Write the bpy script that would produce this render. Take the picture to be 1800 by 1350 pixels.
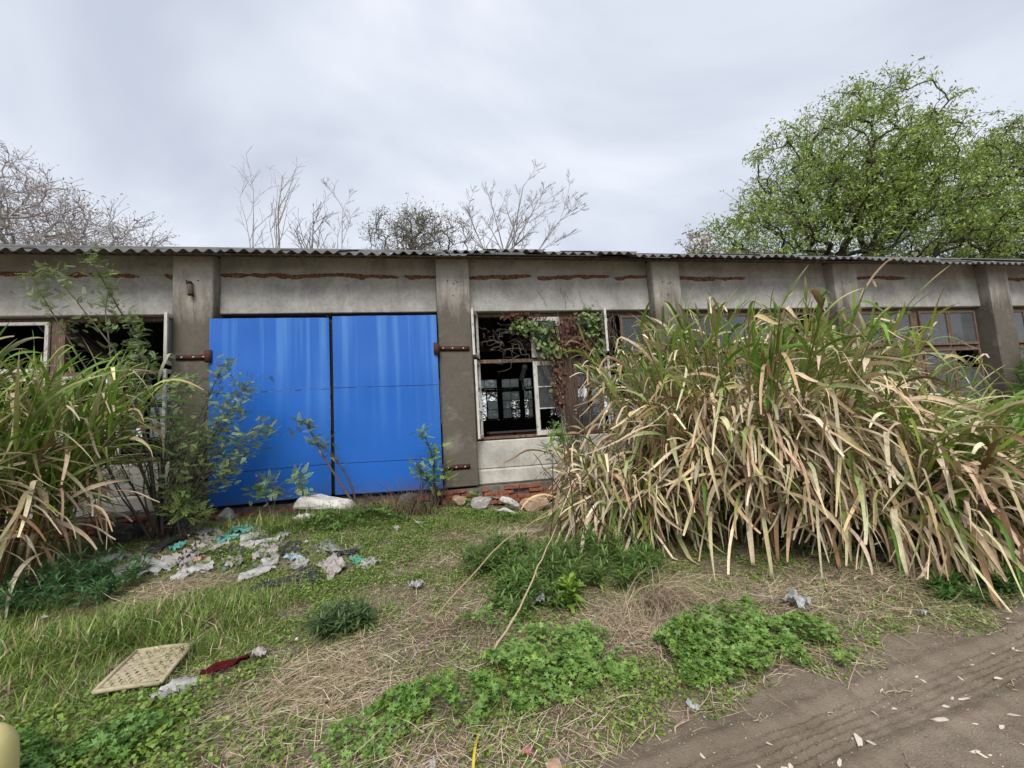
import bpy, bmesh, math
import numpy as np
from mathutils import Matrix, Vector

S = bpy.context.scene
COL = S.collection
for o in list(bpy.data.objects):
    bpy.data.objects.remove(o)

# ------------------------------------------------------------------ camera
YAW, PITCH, ROLL, FPX = .1732, .0937, -.0574, 727.8
EYE = np.array([0., 0., 1.5])
cy, sy, cp, sp = math.cos(YAW), math.sin(YAW), math.cos(PITCH), math.sin(PITCH)
FWD = np.array([sy*cp, cy*cp, sp]); _r = np.array([cy, -sy, 0.]); _u = np.cross(_r, FWD)
RGT = _r*math.cos(ROLL) + _u*math.sin(ROLL); UPV = -_r*math.sin(ROLL) + _u*math.cos(ROLL)
cam = bpy.data.cameras.new('camera'); cam_o = bpy.data.objects.new('camera', cam); COL.objects.link(cam_o)
M = Matrix([[RGT[i], UPV[i], -FWD[i], EYE[i]] for i in range(3)] + [[0, 0, 0, 1]])
cam_o.matrix_world = M
cam.sensor_width = 36; cam.lens = 36*FPX/1800; cam.clip_start = .05; cam.clip_end = 3000
S.camera = cam_o

# ------------------------------------------------------------------ world: overcast sky
SUN_EL, SUN_AZ = math.radians(47), math.radians(194)      # azimuth measured from +Y clockwise
W = bpy.data.worlds.new('World'); S.world = W; W.use_nodes = True
nt = W.node_tree; nt.nodes.clear()
def wn(t, **k):
    n = nt.nodes.new(t)
    for a, b in k.items(): setattr(n, a, b)
    return n
out = wn('ShaderNodeOutputWorld'); bg = wn('ShaderNodeBackground'); nt.links.new(bg.outputs[0], out.inputs[0])
tc = wn('ShaderNodeTexCoord'); sep = wn('ShaderNodeSeparateXYZ'); nt.links.new(tc.outputs['Generated'], sep.inputs[0])
add = wn('ShaderNodeMath', operation='ADD'); nt.links.new(sep.outputs[2], add.inputs[0]); add.inputs[1].default_value = .28
mx = wn('ShaderNodeMath', operation='MAXIMUM'); nt.links.new(add.outputs[0], mx.inputs[0]); mx.inputs[1].default_value = .12
dx = wn('ShaderNodeMath', operation='DIVIDE'); dy = wn('ShaderNodeMath', operation='DIVIDE')
nt.links.new(sep.outputs[0], dx.inputs[0]); nt.links.new(mx.outputs[0], dx.inputs[1])
nt.links.new(sep.outputs[1], dy.inputs[0]); nt.links.new(mx.outputs[0], dy.inputs[1])
cmb = wn('ShaderNodeCombineXYZ'); nt.links.new(dx.outputs[0], cmb.inputs[0]); nt.links.new(dy.outputs[0], cmb.inputs[1])
no1 = wn('ShaderNodeTexNoise'); no1.inputs['Scale'].default_value = .95; no1.inputs['Detail'].default_value = 5
no1.inputs['Roughness'].default_value = .5; no1.inputs['Distortion'].default_value = .6
nt.links.new(cmb.outputs[0], no1.inputs['Vector'])
rmp = wn('ShaderNodeValToRGB'); nt.links.new(no1.outputs[0], rmp.inputs[0])
rmp.color_ramp.elements[0].position = .32; rmp.color_ramp.elements[0].color = (.235, .26, .315, 1)
rmp.color_ramp.elements[1].position = .66; rmp.color_ramp.elements[1].color = (.49, .505, .53, 1)
e_ = rmp.color_ramp.elements.new(.5); e_.color = (.36, .382, .43, 1)
sky = wn('ShaderNodeTexSky'); sky.sky_type = 'NISHITA'; sky.sun_disc = False
sky.sun_elevation = SUN_EL; sky.sun_rotation = SUN_AZ; sky.altitude = 50; sky.air_density = 1; sky.dust_density = 3
sc_ = wn('ShaderNodeVectorMath', operation='SCALE'); nt.links.new(sky.outputs[0], sc_.inputs[0]); sc_.inputs['Scale'].default_value = .05
mix = wn('ShaderNodeMixRGB'); mix.inputs[0].default_value = .9
nt.links.new(sc_.outputs[0], mix.inputs[1]); nt.links.new(rmp.outputs[0], mix.inputs[2]); nt.links.new(mix.outputs[0], bg.inputs[0])
bg.inputs[1].default_value = 1.0

sun = bpy.data.lights.new('sun', 'SUN'); sun.energy = 1.5; sun.angle = math.radians(35); sun.color = (1, .965, .91)
sun_o = bpy.data.objects.new('sun', sun); COL.objects.link(sun_o)
sd = Vector((math.sin(SUN_AZ)*math.cos(SUN_EL), math.cos(SUN_AZ)*math.cos(SUN_EL), math.sin(SUN_EL)))
sun_o.rotation_euler = sd.to_track_quat('Z', 'Y').to_euler()
vs = S.view_settings; vs.view_transform = 'Standard'; vs.look = 'None'; vs.exposure = 1.2; vs.gamma = 1; vs.use_curve_mapping = False

# ------------------------------------------------------------------ helpers
RNG = np.random.default_rng(7)
_tab = np.random.default_rng(99).random((8, 256, 256))
def vn(x, y, s=1., k=0):
    """smooth value noise 0..1 with cells of s metres"""
    x = np.asarray(x, float)/s + 1000.3; y = np.asarray(y, float)/s + 1000.7
    xi = np.floor(x).astype(int); yi = np.floor(y).astype(int); fx = x-xi; fy = y-yi
    fx = fx*fx*(3-2*fx); fy = fy*fy*(3-2*fy); t = _tab[k % 8]
    a = t[xi % 256, yi % 256]; b = t[(xi+1) % 256, yi % 256]; c = t[xi % 256, (yi+1) % 256]; d = t[(xi+1) % 256, (yi+1) % 256]
    return (a*(1-fx)+b*fx)*(1-fy) + (c*(1-fx)+d*fx)*fy
def sstep(a, b, x):
    t = np.clip((np.asarray(x, float)-a)/(b-a), 0, 1); return t*t*(3-2*t)

RA, RY = math.radians(8.5), 1.80
RC, RS = math.cos(RA), math.sin(RA)
def road_uv(x, y): return (x-.55)*RC + (y-RY)*RS, (y-RY)*RC - (x-.55)*RS
def hgt(x, y):
    x = np.asarray(x, float); y = np.asarray(y, float)
    A = np.interp(x, [-12, -5, -3.6, -1.8, -.6, .3, .9, 2, 4, 12], [.22, .2, .3, .36, .34, .25, .13, .09, .08, .08])
    z = A*sstep(3.4, 6.7, y) + .05*(vn(x, y, 1.3, 0)-.5) + .035*(vn(x, y, .42, 1)-.5) + .012*(vn(x, y, .13, 2)-.5)
    u, v = road_uv(x, y)
    z = z - .12*sstep(.34, -.30, v + .5*(vn(x, y, .5, 3)-.5) + .18*(vn(x, y, .15, 4)-.5))
    return z

def mk(name, V, F, mat, parent=None, col=None, smooth=False):
    """one mesh object from arrays; F is a list of (m,k) face arrays"""
    me = bpy.data.meshes.new(name); V = np.asarray(V, np.float32).reshape(-1, 3)
    me.vertices.add(len(V)); me.vertices.foreach_set('co', V.ravel())
    F = [np.asarray(f, np.int32) for f in (F if isinstance(F, list) else [F])]; F = [f for f in F if len(f)]
    nl = sum(f.size for f in F); npoly = sum(len(f) for f in F)
    me.loops.add(nl); me.polygons.add(npoly)
    me.loops.foreach_set('vertex_index', np.concatenate([f.ravel() for f in F]))
    tot = np.concatenate([np.full(len(f), f.shape[1], np.int32) for f in F])
    me.polygons.foreach_set('loop_start', np.concatenate([[0], np.cumsum(tot)[:-1]]).astype(np.int32))
    me.polygons.foreach_set('loop_total', tot)
    if smooth: me.polygons.foreach_set('use_smooth', np.ones(npoly, bool))
    me.update(calc_edges=True)
    if col is not None:
        at = me.attributes.new('col', 'FLOAT_COLOR', 'POINT')
        c = np.ones((len(V), 4), np.float32); c[:, :3] = col; at.data.foreach_set('color', c.ravel())
    me.materials.append(mat)
    return link(name, me, parent)
def link(name, me, parent=None, loc=None):
    o = bpy.data.objects.new(name, me); COL.objects.link(o); o.parent = parent
    if loc is not None: o.location = loc
    return o
def empty(name, loc=(0, 0, 0)):
    o = bpy.data.objects.new(name, None); o.empty_display_size = .1; COL.objects.link(o); o.location = loc; return o
def tag(o, label=None, cat=None, group=None, kind=None):
    if label: o['label'] = label
    if cat: o['category'] = cat
    if group: o['group'] = group
    if kind: o['kind'] = kind
    return o
def bbox_mesh(name, boxes, mat, bevel=0.):
    """several boxes (x0,x1,y0,y1,z0,z1) in one mesh"""
    bm = bmesh.new()
    for (a, b, c, d, e, f) in boxes:
        vs_ = [bm.verts.new(p) for p in ((a, c, e), (b, c, e), (b, d, e), (a, d, e), (a, c, f), (b, c, f), (b, d, f), (a, d, f))]
        for q in ((0, 3, 2, 1), (4, 5, 6, 7), (0, 1, 5, 4), (1, 2, 6, 5), (2, 3, 7, 6), (3, 0, 4, 7)): bm.faces.new([vs_[i] for i in q])
    if bevel: bmesh.ops.bevel(bm, geom=bm.edges[:], offset=bevel, segments=1, affect='EDGES')
    me = bpy.data.meshes.new(name); bm.to_mesh(me); bm.free(); me.materials.append(mat); return me
def box(name, b, mat, parent=None, bevel=0.):
    bs = b if isinstance(b, list) else [b]
    return link(name, bbox_mesh(name, bs, mat, bevel), parent)
def rot_xyz(ax, ay, az):
    """stack of rotation matrices Rz*Ry*Rx"""
    ax, ay, az = np.broadcast_arrays(*(np.atleast_1d(np.asarray(a, float)) for a in (ax, ay, az)))
    z = np.zeros_like(ax); o = np.ones_like(ax); c, s = np.cos, np.sin
    def m(*r): return np.stack([np.stack(q, -1) for q in r], -2)
    X = m((o, z, z), (z, c(ax), -s(ax)), (z, s(ax), c(ax))); Y = m((c(ay), z, s(ay)), (z, o, z), (-s(ay), z, c(ay)))
    Z = m((c(az), -s(az), z), (s(az), c(az), z), (z, z, o)); return Z @ Y @ X
def inst(tv, tf, pos, rot, scale, cols):
    """template copies joined: returns V, F, C"""
    tv = np.asarray(tv, float); N = len(pos); m = len(tv)
    V = np.einsum('nij,mj->nmi', rot, tv)*np.reshape(scale, (-1, 1, 1)) + np.asarray(pos)[:, None]
    F = [(np.asarray(f)[None] + (np.arange(N)*m)[:, None, None]).reshape(-1, len(f[0])) for f in tf]
    return V.reshape(-1, 3), F, np.repeat(cols, m, 0)
def blades(base, az, th0, L, Wd, bend, nseg=5, power=1.4, kink=None, kth=None, fold=.18, twist=None, azd=None, prof='leaf', thick3=True):
    """strips that leave base at elevation th0 and bend over; returns V (N,nseg+1,C,3) and s"""
    N = len(base); s = np.linspace(0, 1, nseg+1)[None]
    col = lambda a: np.broadcast_to(np.asarray(a, float), (N,))[:, None]
    th = col(th0) - col(bend)*s**power
    if kink is not None:
        k = sstep(0, .10, s-col(kink)); th = th*(1-k) + k*(col(kth) + .25*np.sin(s*5+col(az)*3))
    a = col(az) + (col(azd)*s if azd is not None else 0)
    d = np.stack([np.cos(th)*np.cos(a), np.cos(th)*np.sin(a), np.sin(th)], -1)
    step = col(L)/nseg
    P = np.concatenate([np.zeros((N, 1, 3)), np.cumsum((d[:, :-1]+d[:, 1:])*.5*step[..., None], 1)], 1) + np.asarray(base)[:, None]
    side = np.stack([-np.sin(a), np.cos(a), 0*a], -1); nrm = np.cross(d, side)
    if twist is not None:
        t = (col(twist)*s)[..., None]; side, nrm = side*np.cos(t)+nrm*np.sin(t), nrm*np.cos(t)-side*np.sin(t)
    if prof == 'leaf': w = np.minimum(1, .45+s*3)*np.clip(1-s**3.2, .05, 1)
    elif prof == 'blunt': w = np.minimum(1, .5+s*3)*np.clip(1.15-.75*s**2.5, .3, 1)
    elif prof == 'lance': w = np.sin(np.pi*np.clip(s*.93+.05, 0, 1))**.8
    else: w = 1-.8*s
    w = (col(Wd)*.5*w)[..., None]
    if thick3: V = np.stack([P-side*w+nrm*w*fold*2, P, P+side*w+nrm*w*fold*2], 2)
    else: V = np.stack([P-side*w, P+side*w], 2)
    return V, s[0]
def strip_faces(N, nseg, C):
    i = np.arange(nseg)[:, None]*C + np.arange(C-1)[None]
    q = np.stack([i, i+1, i+1+C, i+C], -1).reshape(-1, 4)
    return (q[None] + (np.arange(N)*(nseg+1)*C)[:, None, None]).reshape(-1, 4)
def blade_cols(c0, c1, s, C, p=1.):
    t = (s**p)[None, :, None]; c = c0[:, None]*(1-t) + c1[:, None]*t
    return np.repeat(c[:, :, None], C, 2).reshape(-1, 3)
def jit(c, N, v=.15, g=None, hue=.05):
    g = g or RNG
    return np.clip(np.asarray(c)[None]*(1+v*g.standard_normal((N, 1)))*(1+hue*g.standard_normal((N, 3))), .004, .9)
def pick(pal, N, g=None, w=None, v=.15):
    g = g or RNG; pal = np.asarray(pal, float); i = g.choice(len(pal), N, p=w)
    return np.clip(pal[i]*(1+v*g.standard_normal((N, 1)))*(1+.05*g.standard_normal((N, 3))), .004, .9)
def tubes(P0, P1, r0, r1, sides=5):
    P0 = np.asarray(P0, float); P1 = np.asarray(P1, float); d = P1-P0; d /= np.maximum(np.linalg.norm(d, axis=1, keepdims=True), 1e-9)
    ref = np.where(np.abs(d[:, 2:3]) > .9, [[1., 0, 0]], [[0, 0, 1.]]); a = np.cross(d, ref); a /= np.linalg.norm(a, axis=1, keepdims=True); b = np.cross(d, a)
    t = np.arange(sides)*2*math.pi/sides; ring = np.cos(t)[None, :, None]*a[:, None] + np.sin(t)[None, :, None]*b[:, None]
    V = np.concatenate([P0[:, None]+ring*np.reshape(r0, (-1, 1, 1)), P1[:, None]+ring*np.reshape(r1, (-1, 1, 1))], 1)
    k = np.arange(sides); q = np.stack([k, (k+1) % sides, (k+1) % sides+sides, k+sides], -1)
    F = (q[None] + (np.arange(len(P0))*2*sides)[:, None, None]).reshape(-1, 4)
    return V.reshape(-1, 3), F
def polytube(pts, r, sides=6):
    pts = np.asarray(pts, float); n = len(pts); r = np.broadcast_to(np.asarray(r, float), (n,))
    d = np.gradient(pts, axis=0); d /= np.linalg.norm(d, axis=1, keepdims=True)
    ref = np.array([.3, .2, 1.]) if abs(d[:, 2]).mean() < .8 else np.array([1., .2, .1])
    a = np.cross(d, ref); a /= np.linalg.norm(a, axis=1, keepdims=True); b = np.cross(d, a)
    t = np.arange(sides)*2*math.pi/sides
    V = pts[:, None] + (np.cos(t)[None, :, None]*a[:, None]+np.sin(t)[None, :, None]*b[:, None])*r[:, None, None]
    k = np.arange(sides); F = np.concatenate([np.stack([k, (k+1) % sides, (k+1) % sides+sides, k+sides], -1)+i*sides for i in range(n-1)])
    caps = np.array([list(range(sides))[::-1], [i+(n-1)*sides for i in range(sides)]])
    return V.reshape(-1, 3), [F, caps]
class Acc:
    """collects arrays that become one mesh"""
    def __init__(s): s.V = []; s.F = {}; s.C = []; s.n = 0
    def add(s, V, F, C=None):
        V = np.asarray(V).reshape(-1, 3)
        for f in (F if isinstance(F, list) else [F]):
            f = np.asarray(f)
            if len(f): s.F.setdefault(f.shape[1], []).append(f+s.n)
        s.V.append(V); s.n += len(V)
        if C is not None:
            C = np.asarray(C, float); s.C.append(np.broadcast_to(C, (len(V), 3)) if C.ndim == 1 else C)
    def build(s, name, mat, parent=None, smooth=False):
        return mk(name, np.concatenate(s.V), [np.concatenate(f) for f in s.F.values()], mat, parent, np.concatenate(s.C) if s.C else None, smooth)

# ------------------------------------------------------------------ materials
class NT:
    def __init__(s, name):
        s.m = bpy.data.materials.new(name); s.m.use_nodes = True; s.t = s.m.node_tree; s.t.nodes.clear()
        s.out = s.t.nodes.new('ShaderNodeOutputMaterial')
    def n(s, t, ins=None, **k):
        n = s.t.nodes.new(t)
        for a, b in k.items(): setattr(n, a, b)
        for a, b in (ins or {}).items(): s.set(n.inputs[a], b)
        return n
    def set(s, sock, v):
        if isinstance(v, bpy.types.NodeSocket): s.t.links.new(v, sock)
        elif isinstance(v, tuple) and len(v) == 3 and sock.type == 'RGBA': sock.default_value = (*v, 1)
        else: sock.default_value = v
    def pos(s, sc=(1, 1, 1)):
        g = s.n('ShaderNodeNewGeometry'); return s.n('ShaderNodeMapping', {'Vector': g.outputs['Position'], 'Scale': sc}).outputs[0]
    def obj(s, sc=(1, 1, 1)):
        g = s.n('ShaderNodeTexCoord'); return s.n('ShaderNodeMapping', {'Vector': g.outputs['Object'], 'Scale': sc}).outputs[0]
    def noise(s, vec, scale, detail=4, rough=.55, dist=0):
        return s.n('ShaderNodeTexNoise', {'Vector': vec, 'Scale': scale, 'Detail': detail, 'Roughness': rough, 'Distortion': dist}).outputs[0]
    def ramp(s, f, a, b):
        return s.n('ShaderNodeMapRange', {'Value': f, 'From Min': a, 'From Max': b}, clamp=True).outputs[0]
    def mix(s, f, a, b, mode='MIX'):
        m = s.n('ShaderNodeMixRGB', blend_type=mode); s.set(m.inputs[0], f); s.set(m.inputs[1], a); s.set(m.inputs[2], b); return m.outputs[0]
    def math(s, op, a, b=0.):
        m = s.n('ShaderNodeMath', operation=op); s.set(m.inputs[0], a); s.set(m.inputs[1], b); return m.outputs[0]
    def bump(s, h, strength=.3, dist=.01):
        return s.n('ShaderNodeBump', {'Height': h, 'Strength': strength, 'Distance': dist}).outputs[0]
    def pbr(s, col, rough=.8, normal=None, metal=0., spec=.3):
        b = s.n('ShaderNodeBsdfPrincipled'); s.set(b.inputs['Base Color'], col); s.set(b.inputs['Roughness'], rough); b.inputs['Metallic'].default_value = metal
        b.inputs['Specular IOR Level'].default_value = spec
        if normal is not None: s.t.links.new(normal, b.inputs['Normal'])
        s.t.links.new(b.outputs[0], s.out.inputs[0]); return b

def leaf_mat(name, trans=.3, rough=.5, spec=.35, vein=False):
    k = NT(name); a = k.n('ShaderNodeAttribute', attribute_name='col').outputs[0]
    n = k.noise(k.pos(), 34, 2); c = k.mix(k.ramp(n, .35, .7), a, k.mix(.6, a, (.62, .6, .5), 'MULTIPLY'))
    b = k.pbr(c, rough, None, 0, spec)
    t = k.n('ShaderNodeBsdfTranslucent', {'Color': c}); m = k.n('ShaderNodeMixShader', {0: trans}); 
    k.t.links.new(b.outputs[0], m.inputs[1]); k.t.links.new(t.outputs[0], m.inputs[2]); k.t.links.new(m.outputs[0], k.out.inputs[0]); return k.m
M_leaf = leaf_mat('leaf', .30); M_dry = leaf_mat('dry_leaf', .06, .7, .15)
def attr_mat(name, rough=.8, bump=.0, spec=.2):
    k = NT(name); a = k.n('ShaderNodeAttribute', attribute_name='col').outputs[0]
    n = k.noise(k.pos(), 40, 3); c = k.mix(k.ramp(n, .3, .75), a, k.mix(.7, a, (.5, .5, .5), 'MULTIPLY'))
    k.pbr(c, rough, k.bump(n, bump, .01) if bump else None, 0, spec); return k.m
M_bark = attr_mat('bark', .9, .4); M_chip = attr_mat('stone_chip', .9, .3)

def concrete_mat(name, base, dark, light, stain):
    """weathered cement render; stain: brown wash running down from z=stain"""
    k = NT(name); p = k.pos()
    n1 = k.noise(p, 2.2, 6, .6, .4); n2 = k.noise(k.pos((2.6, 2.6, .7)), 1.7, 6, .65, .8); n3 = k.noise(p, 38, 5, .65); n4 = k.noise(k.pos((1, 1, 1.8)), .8, 3)
    c = k.mix(k.ramp(n1, .36, .64), dark, base); c = k.mix(k.math('MULTIPLY', k.ramp(n2, .48, .74), .55), c, light)
    c = k.mix(k.math('MULTIPLY', k.ramp(n4, .5, .72), .4), c, (.33, .30, .26))
    # dark thin water runs
    n6 = k.noise(k.pos((9, 9, .45)), 1.7, 5, .6, .5); c = k.mix(k.math('MULTIPLY', k.math('MULTIPLY', k.ramp(n6, .55, .72), k.ramp(n4, .4, .6)), .30), c, (.20, .185, .16))
    if stain is not None:
        z = k.n('ShaderNodeSeparateXYZ', {0: k.n('ShaderNodeNewGeometry').outputs['Position']}).outputs[2]
        st = k.noise(k.pos((4.5, 4.5, .8)), 1.6, 6, .65, .6)
        zz = k.math('ADD', z, k.math('MULTIPLY', k.math('SUBTRACT', st, .5), 1.5))
        f = k.math('MULTIPLY', k.ramp(zz, stain+.30, stain-.45), k.ramp(n1, .05, .45))
        f2 = k.math('MULTIPLY', f, .90)
        c = k.mix(f2, c, (.10, .083, .064)); 
        c = k.mix(k.math('MULTIPLY', k.ramp(n3, .58, .74), .35), c, (.30, .28, .25))
    c = k.mix(k.math('MULTIPLY', k.ramp(n3, .40, .62), .42), c, k.mix(.8, c, (.55, .55, .55), 'MULTIPLY'))
    n7 = k.noise(p, 13, 5, .7, .5); c = k.mix(k.math('MULTIPLY', k.ramp(n7, .46, .64), .38), c, k.mix(.8, c, (.6, .6, .59), 'MULTIPLY'))
    h = k.math('ADD', k.math('MULTIPLY', n3, .5), n1)
    k.pbr(c, .92, k.bump(h, .45, .012), 0, .15); return k.m
CB, CD, CL = (.53, .515, .48), (.35, .34, .315), (.64, .625, .585)
M_beam = concrete_mat('beam_render', CB, CD, CL, None)
M_pillar = concrete_mat('pillar_render', (.48, .455, .40), (.34, .32, .28), (.57, .545, .49), 3.8)
M_sillwall = concrete_mat('sill_render', (.58, .56, .50), (.40, .375, .33), (.66, .64, .59), None)
def simple(name, c1, c2, scale=8, rough=.8, bump=.2, spec=.2, metal=0, c3=None, sc=(1, 1, 1)):
    k = NT(name); p = k.pos(sc); n = k.noise(p, scale, 5, .6); c = k.mix(k.ramp(n, .3, .7), c1, c2)
    if c3: c = k.mix(k.ramp(k.noise(p, scale*3.1, 3), .55, .68), c, c3)
    k.pbr(c, rough, k.bump(k.noise(p, scale*5, 4), bump, .008), metal, spec); return k.m
M_inner = simple('shade_dark_plaster', (.035, .032, .03), (.06, .055, .05), 2)  # grey plaster coloured very dark, with the room's shade put into it
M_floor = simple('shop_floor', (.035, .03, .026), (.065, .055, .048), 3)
M_asb = simple('asbestos_cement', (.105, .105, .105), (.18, .18, .175), 5, .95, .3, .1, 0, (.09, .09, .085))
M_brick = simple('red_brick', (.30, .105, .06), (.17, .065, .045), 11, .95, .6, .1, 0, (.24, .19, .15))
M_mortar = simple('old_mortar', (.20, .18, .155), (.09, .082, .07), 12, .95, .6, .1)
M_exposed = simple('exposed_brick', (.26, .105, .05), (.085, .042, .027), 13, .95, .8, .1, 0, (.34, .25, .18))
M_wood_w = simple('peeling_white_paint', (.60, .585, .54), (.46, .44, .40), 9, .8, .3, .2, 0, (.23, .20, .16), (1, 1, .35))
M_wood_b = simple('weathered_brown_wood', (.17, .115, .085), (.10, .068, .05), 12, .9, .4, .1, 0, (.25, .20, .16), (1, 1, .2))
M_rust = simple('rusty_brown_steel', (.085, .028, .020), (.045, .017, .013), 22, .75, .3, .3)
M_bolt = simple('bright_bolt', (.55, .54, .52), (.45, .44, .42), 30, .5, .1, .5)
M_rivet = simple('dull_rivet', (.26, .31, .42), (.18, .22, .32), 30, .6, .1, .3)
M_black = simple('black_gap', (.02, .02, .02), (.03, .03, .03), 3)
M_lampbody = simple('grey_lamp', (.34, .34, .33), (.25, .25, .24), 12, .5, .1, .4)
M_lampend = simple('pale_lamp_end', (.75, .75, .72), (.65, .65, .62), 12, .5, .1, .4)
M_cab = simple('maroon_cabinet', (.16, .045, .035), (.11, .032, .026), 6, .6)
M_cabtop = simple('dusty_grey_board', (.32, .31, .29), (.22, .21, .20), 6, .9)
M_rock_w = simple('pale_limestone', (.62, .60, .56), (.42, .40, .365), 9, .95, .6, .1, 0, (.23, .21, .18))
M_rock_g = simple('grey_stone', (.34, .33, .305), (.22, .21, .19), 9, .95, .6, .1, 0, (.44, .42, .38))
M_rock_o = simple('ochre_stone', (.44, .30, .20), (.32, .22, .155), 8, .95, .6, .1, 0, (.48, .42, .36))
M_rock_d = simple('dark_block', (.13, .125, .115), (.085, .08, .074), 8, .95, .5, .1, 0, (.20, .19, .17))
M_plank = simple('grey_plank', (.35, .31, .26), (.25, .21, .17), 12, .95, .3, .1, 0, None, (.2, 1, 1))
M_yel = simple('cream_yellow_paint', (.60, .53, .24), (.54, .47, .20), 7, .55, .1, .3)
M_ystrip = simple('yellow_plastic', (.62, .50, .05), (.52, .40, .04), 14, .5, .1, .3)
M_cloth = simple('dark_red_cloth', (.085, .008, .010), (.045, .005, .007), 12, .95, .3, .1)

def door_mat():
    k = NT('blue_sheet'); n = k.noise(k.pos((5.2, 1, .16)), 1.5, 3, .5); n2 = k.noise(k.pos(), 1.1, 3); n3 = k.noise(k.pos(), 60, 3)
    z = k.n('ShaderNodeSeparateXYZ', {0: k.n('ShaderNodeNewGeometry').outputs['Position']}).outputs[2]
    f = k.math('MULTIPLY', k.ramp(n, .46, .66), k.ramp(k.math('ADD', z, k.math('MULTIPLY', n2, .9)), 1.6, 3.5))
    c = k.mix(k.math('MULTIPLY', f, .62), (.007, .108, .45), (.075, .24, .57))
    c = k.mix(k.math('MULTIPLY', k.ramp(n2, .5, .75), .3), c, (.009, .088, .36)); c = k.mix(k.math('MULTIPLY', k.ramp(n3, .62, .8), .25), c, (.16, .24, .46))
    dn = k.noise(k.pos((3, 1, 2)), 2.6, 5, .65)
    dirt = k.math('MULTIPLY', k.ramp(k.math('ADD', z, k.math('MULTIPLY', dn, .9)), 1.25, .75), .55); c = k.mix(dirt, c, (.085, .085, .085))
    k.pbr(c, k.n('ShaderNodeMapRange', {'Value': n2, 'To Min': .34, 'To Max': .5}).outputs[0], k.bump(k.noise(k.pos(), 3.2, 2), .10, .02), 0, .4); return k.m
M_door = door_mat()
def glass_mat(name, tint, dirt, dcol, rough=.05):
    k = NT(name); n = k.noise(k.pos(), 7, 5, .6)
    tr = k.n('ShaderNodeBsdfTransparent', {'Color': tint}); gl = k.n('ShaderNodeBsdfGlossy', {'Color': (.9, .92, .95), 'Roughness': rough})
    di = k.n('ShaderNodeBsdfDiffuse', {'Color': dcol}); tl = k.n('ShaderNodeBsdfTranslucent', {'Color': dcol}); fr = k.n('ShaderNodeFresnel', {'IOR': 1.5})
    a = k.n('ShaderNodeMixShader', {0: fr.outputs[0]}); k.t.links.new(tr.outputs[0], a.inputs[1]); k.t.links.new(gl.outputs[0], a.inputs[2])
    d = k.n('ShaderNodeMixShader', {0: .55}); k.t.links.new(di.outputs[0], d.inputs[1]); k.t.links.new(tl.outputs[0], d.inputs[2])
    m = k.n('ShaderNodeMixShader', {0: k.n('ShaderNodeMapRange', {'Value': n, 'From Min': .3, 'From Max': .7, 'To Min': dirt*.6, 'To Max': min(1, dirt*1.3)}).outputs[0]})
    k.t.links.new(a.outputs[0], m.inputs[1]); k.t.links.new(d.outputs[0], m.inputs[2]); k.t.links.new(m.outputs[0], k.out.inputs[0]); return k.m
M_glass = glass_mat('dusty_glass', (.85, .88, .88), .32, (.30, .31, .31))
M_frost = glass_mat('frosted_glass', (.85, .9, .88), .75, (.72, .75, .74), .3)

def ground_mat():
    k = NT('soil'); p = k.pos(); n = k.noise(p, 1.3, 5); n2 = k.noise(p, 9, 6, .65); n3 = k.noise(p, 60, 5, .65)
    c = k.mix(k.ramp(n, .35, .65), (.18, .14, .10), (.25, .20, .15)); c = k.mix(k.ramp(n2, .5, .72), c, (.33, .27, .205)); c = k.mix(k.math('MULTIPLY', k.ramp(n3, .45, .7), .7), c, (.06, .044, .03))
    k.pbr(c, .95, k.bump(k.math('ADD', n3, n2), .9, .02), 0, .12); return k.m
def road_mat():
    k = NT('dirt_road'); p = k.pos(); n = k.noise(p, .9, 5); n2 = k.noise(p, 7, 6, .65); n3 = k.noise(p, 90, 5, .7)
    c = k.mix(k.ramp(n, .35, .65), (.24, .19, .14), (.32, .26, .20)); c = k.mix(k.math('MULTIPLY', k.ramp(n2, .42, .72), .75), c, (.165, .125, .09)); c = k.mix(k.math('MULTIPLY', k.ramp(n3, .55, .75), .5), c, (.34, .28, .215))
    k.pbr(c, .95, k.bump(k.math('ADD', n3, n2), 1., .02), 0, .12); return k.m
M_ground, M_road = ground_mat(), road_mat()

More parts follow.
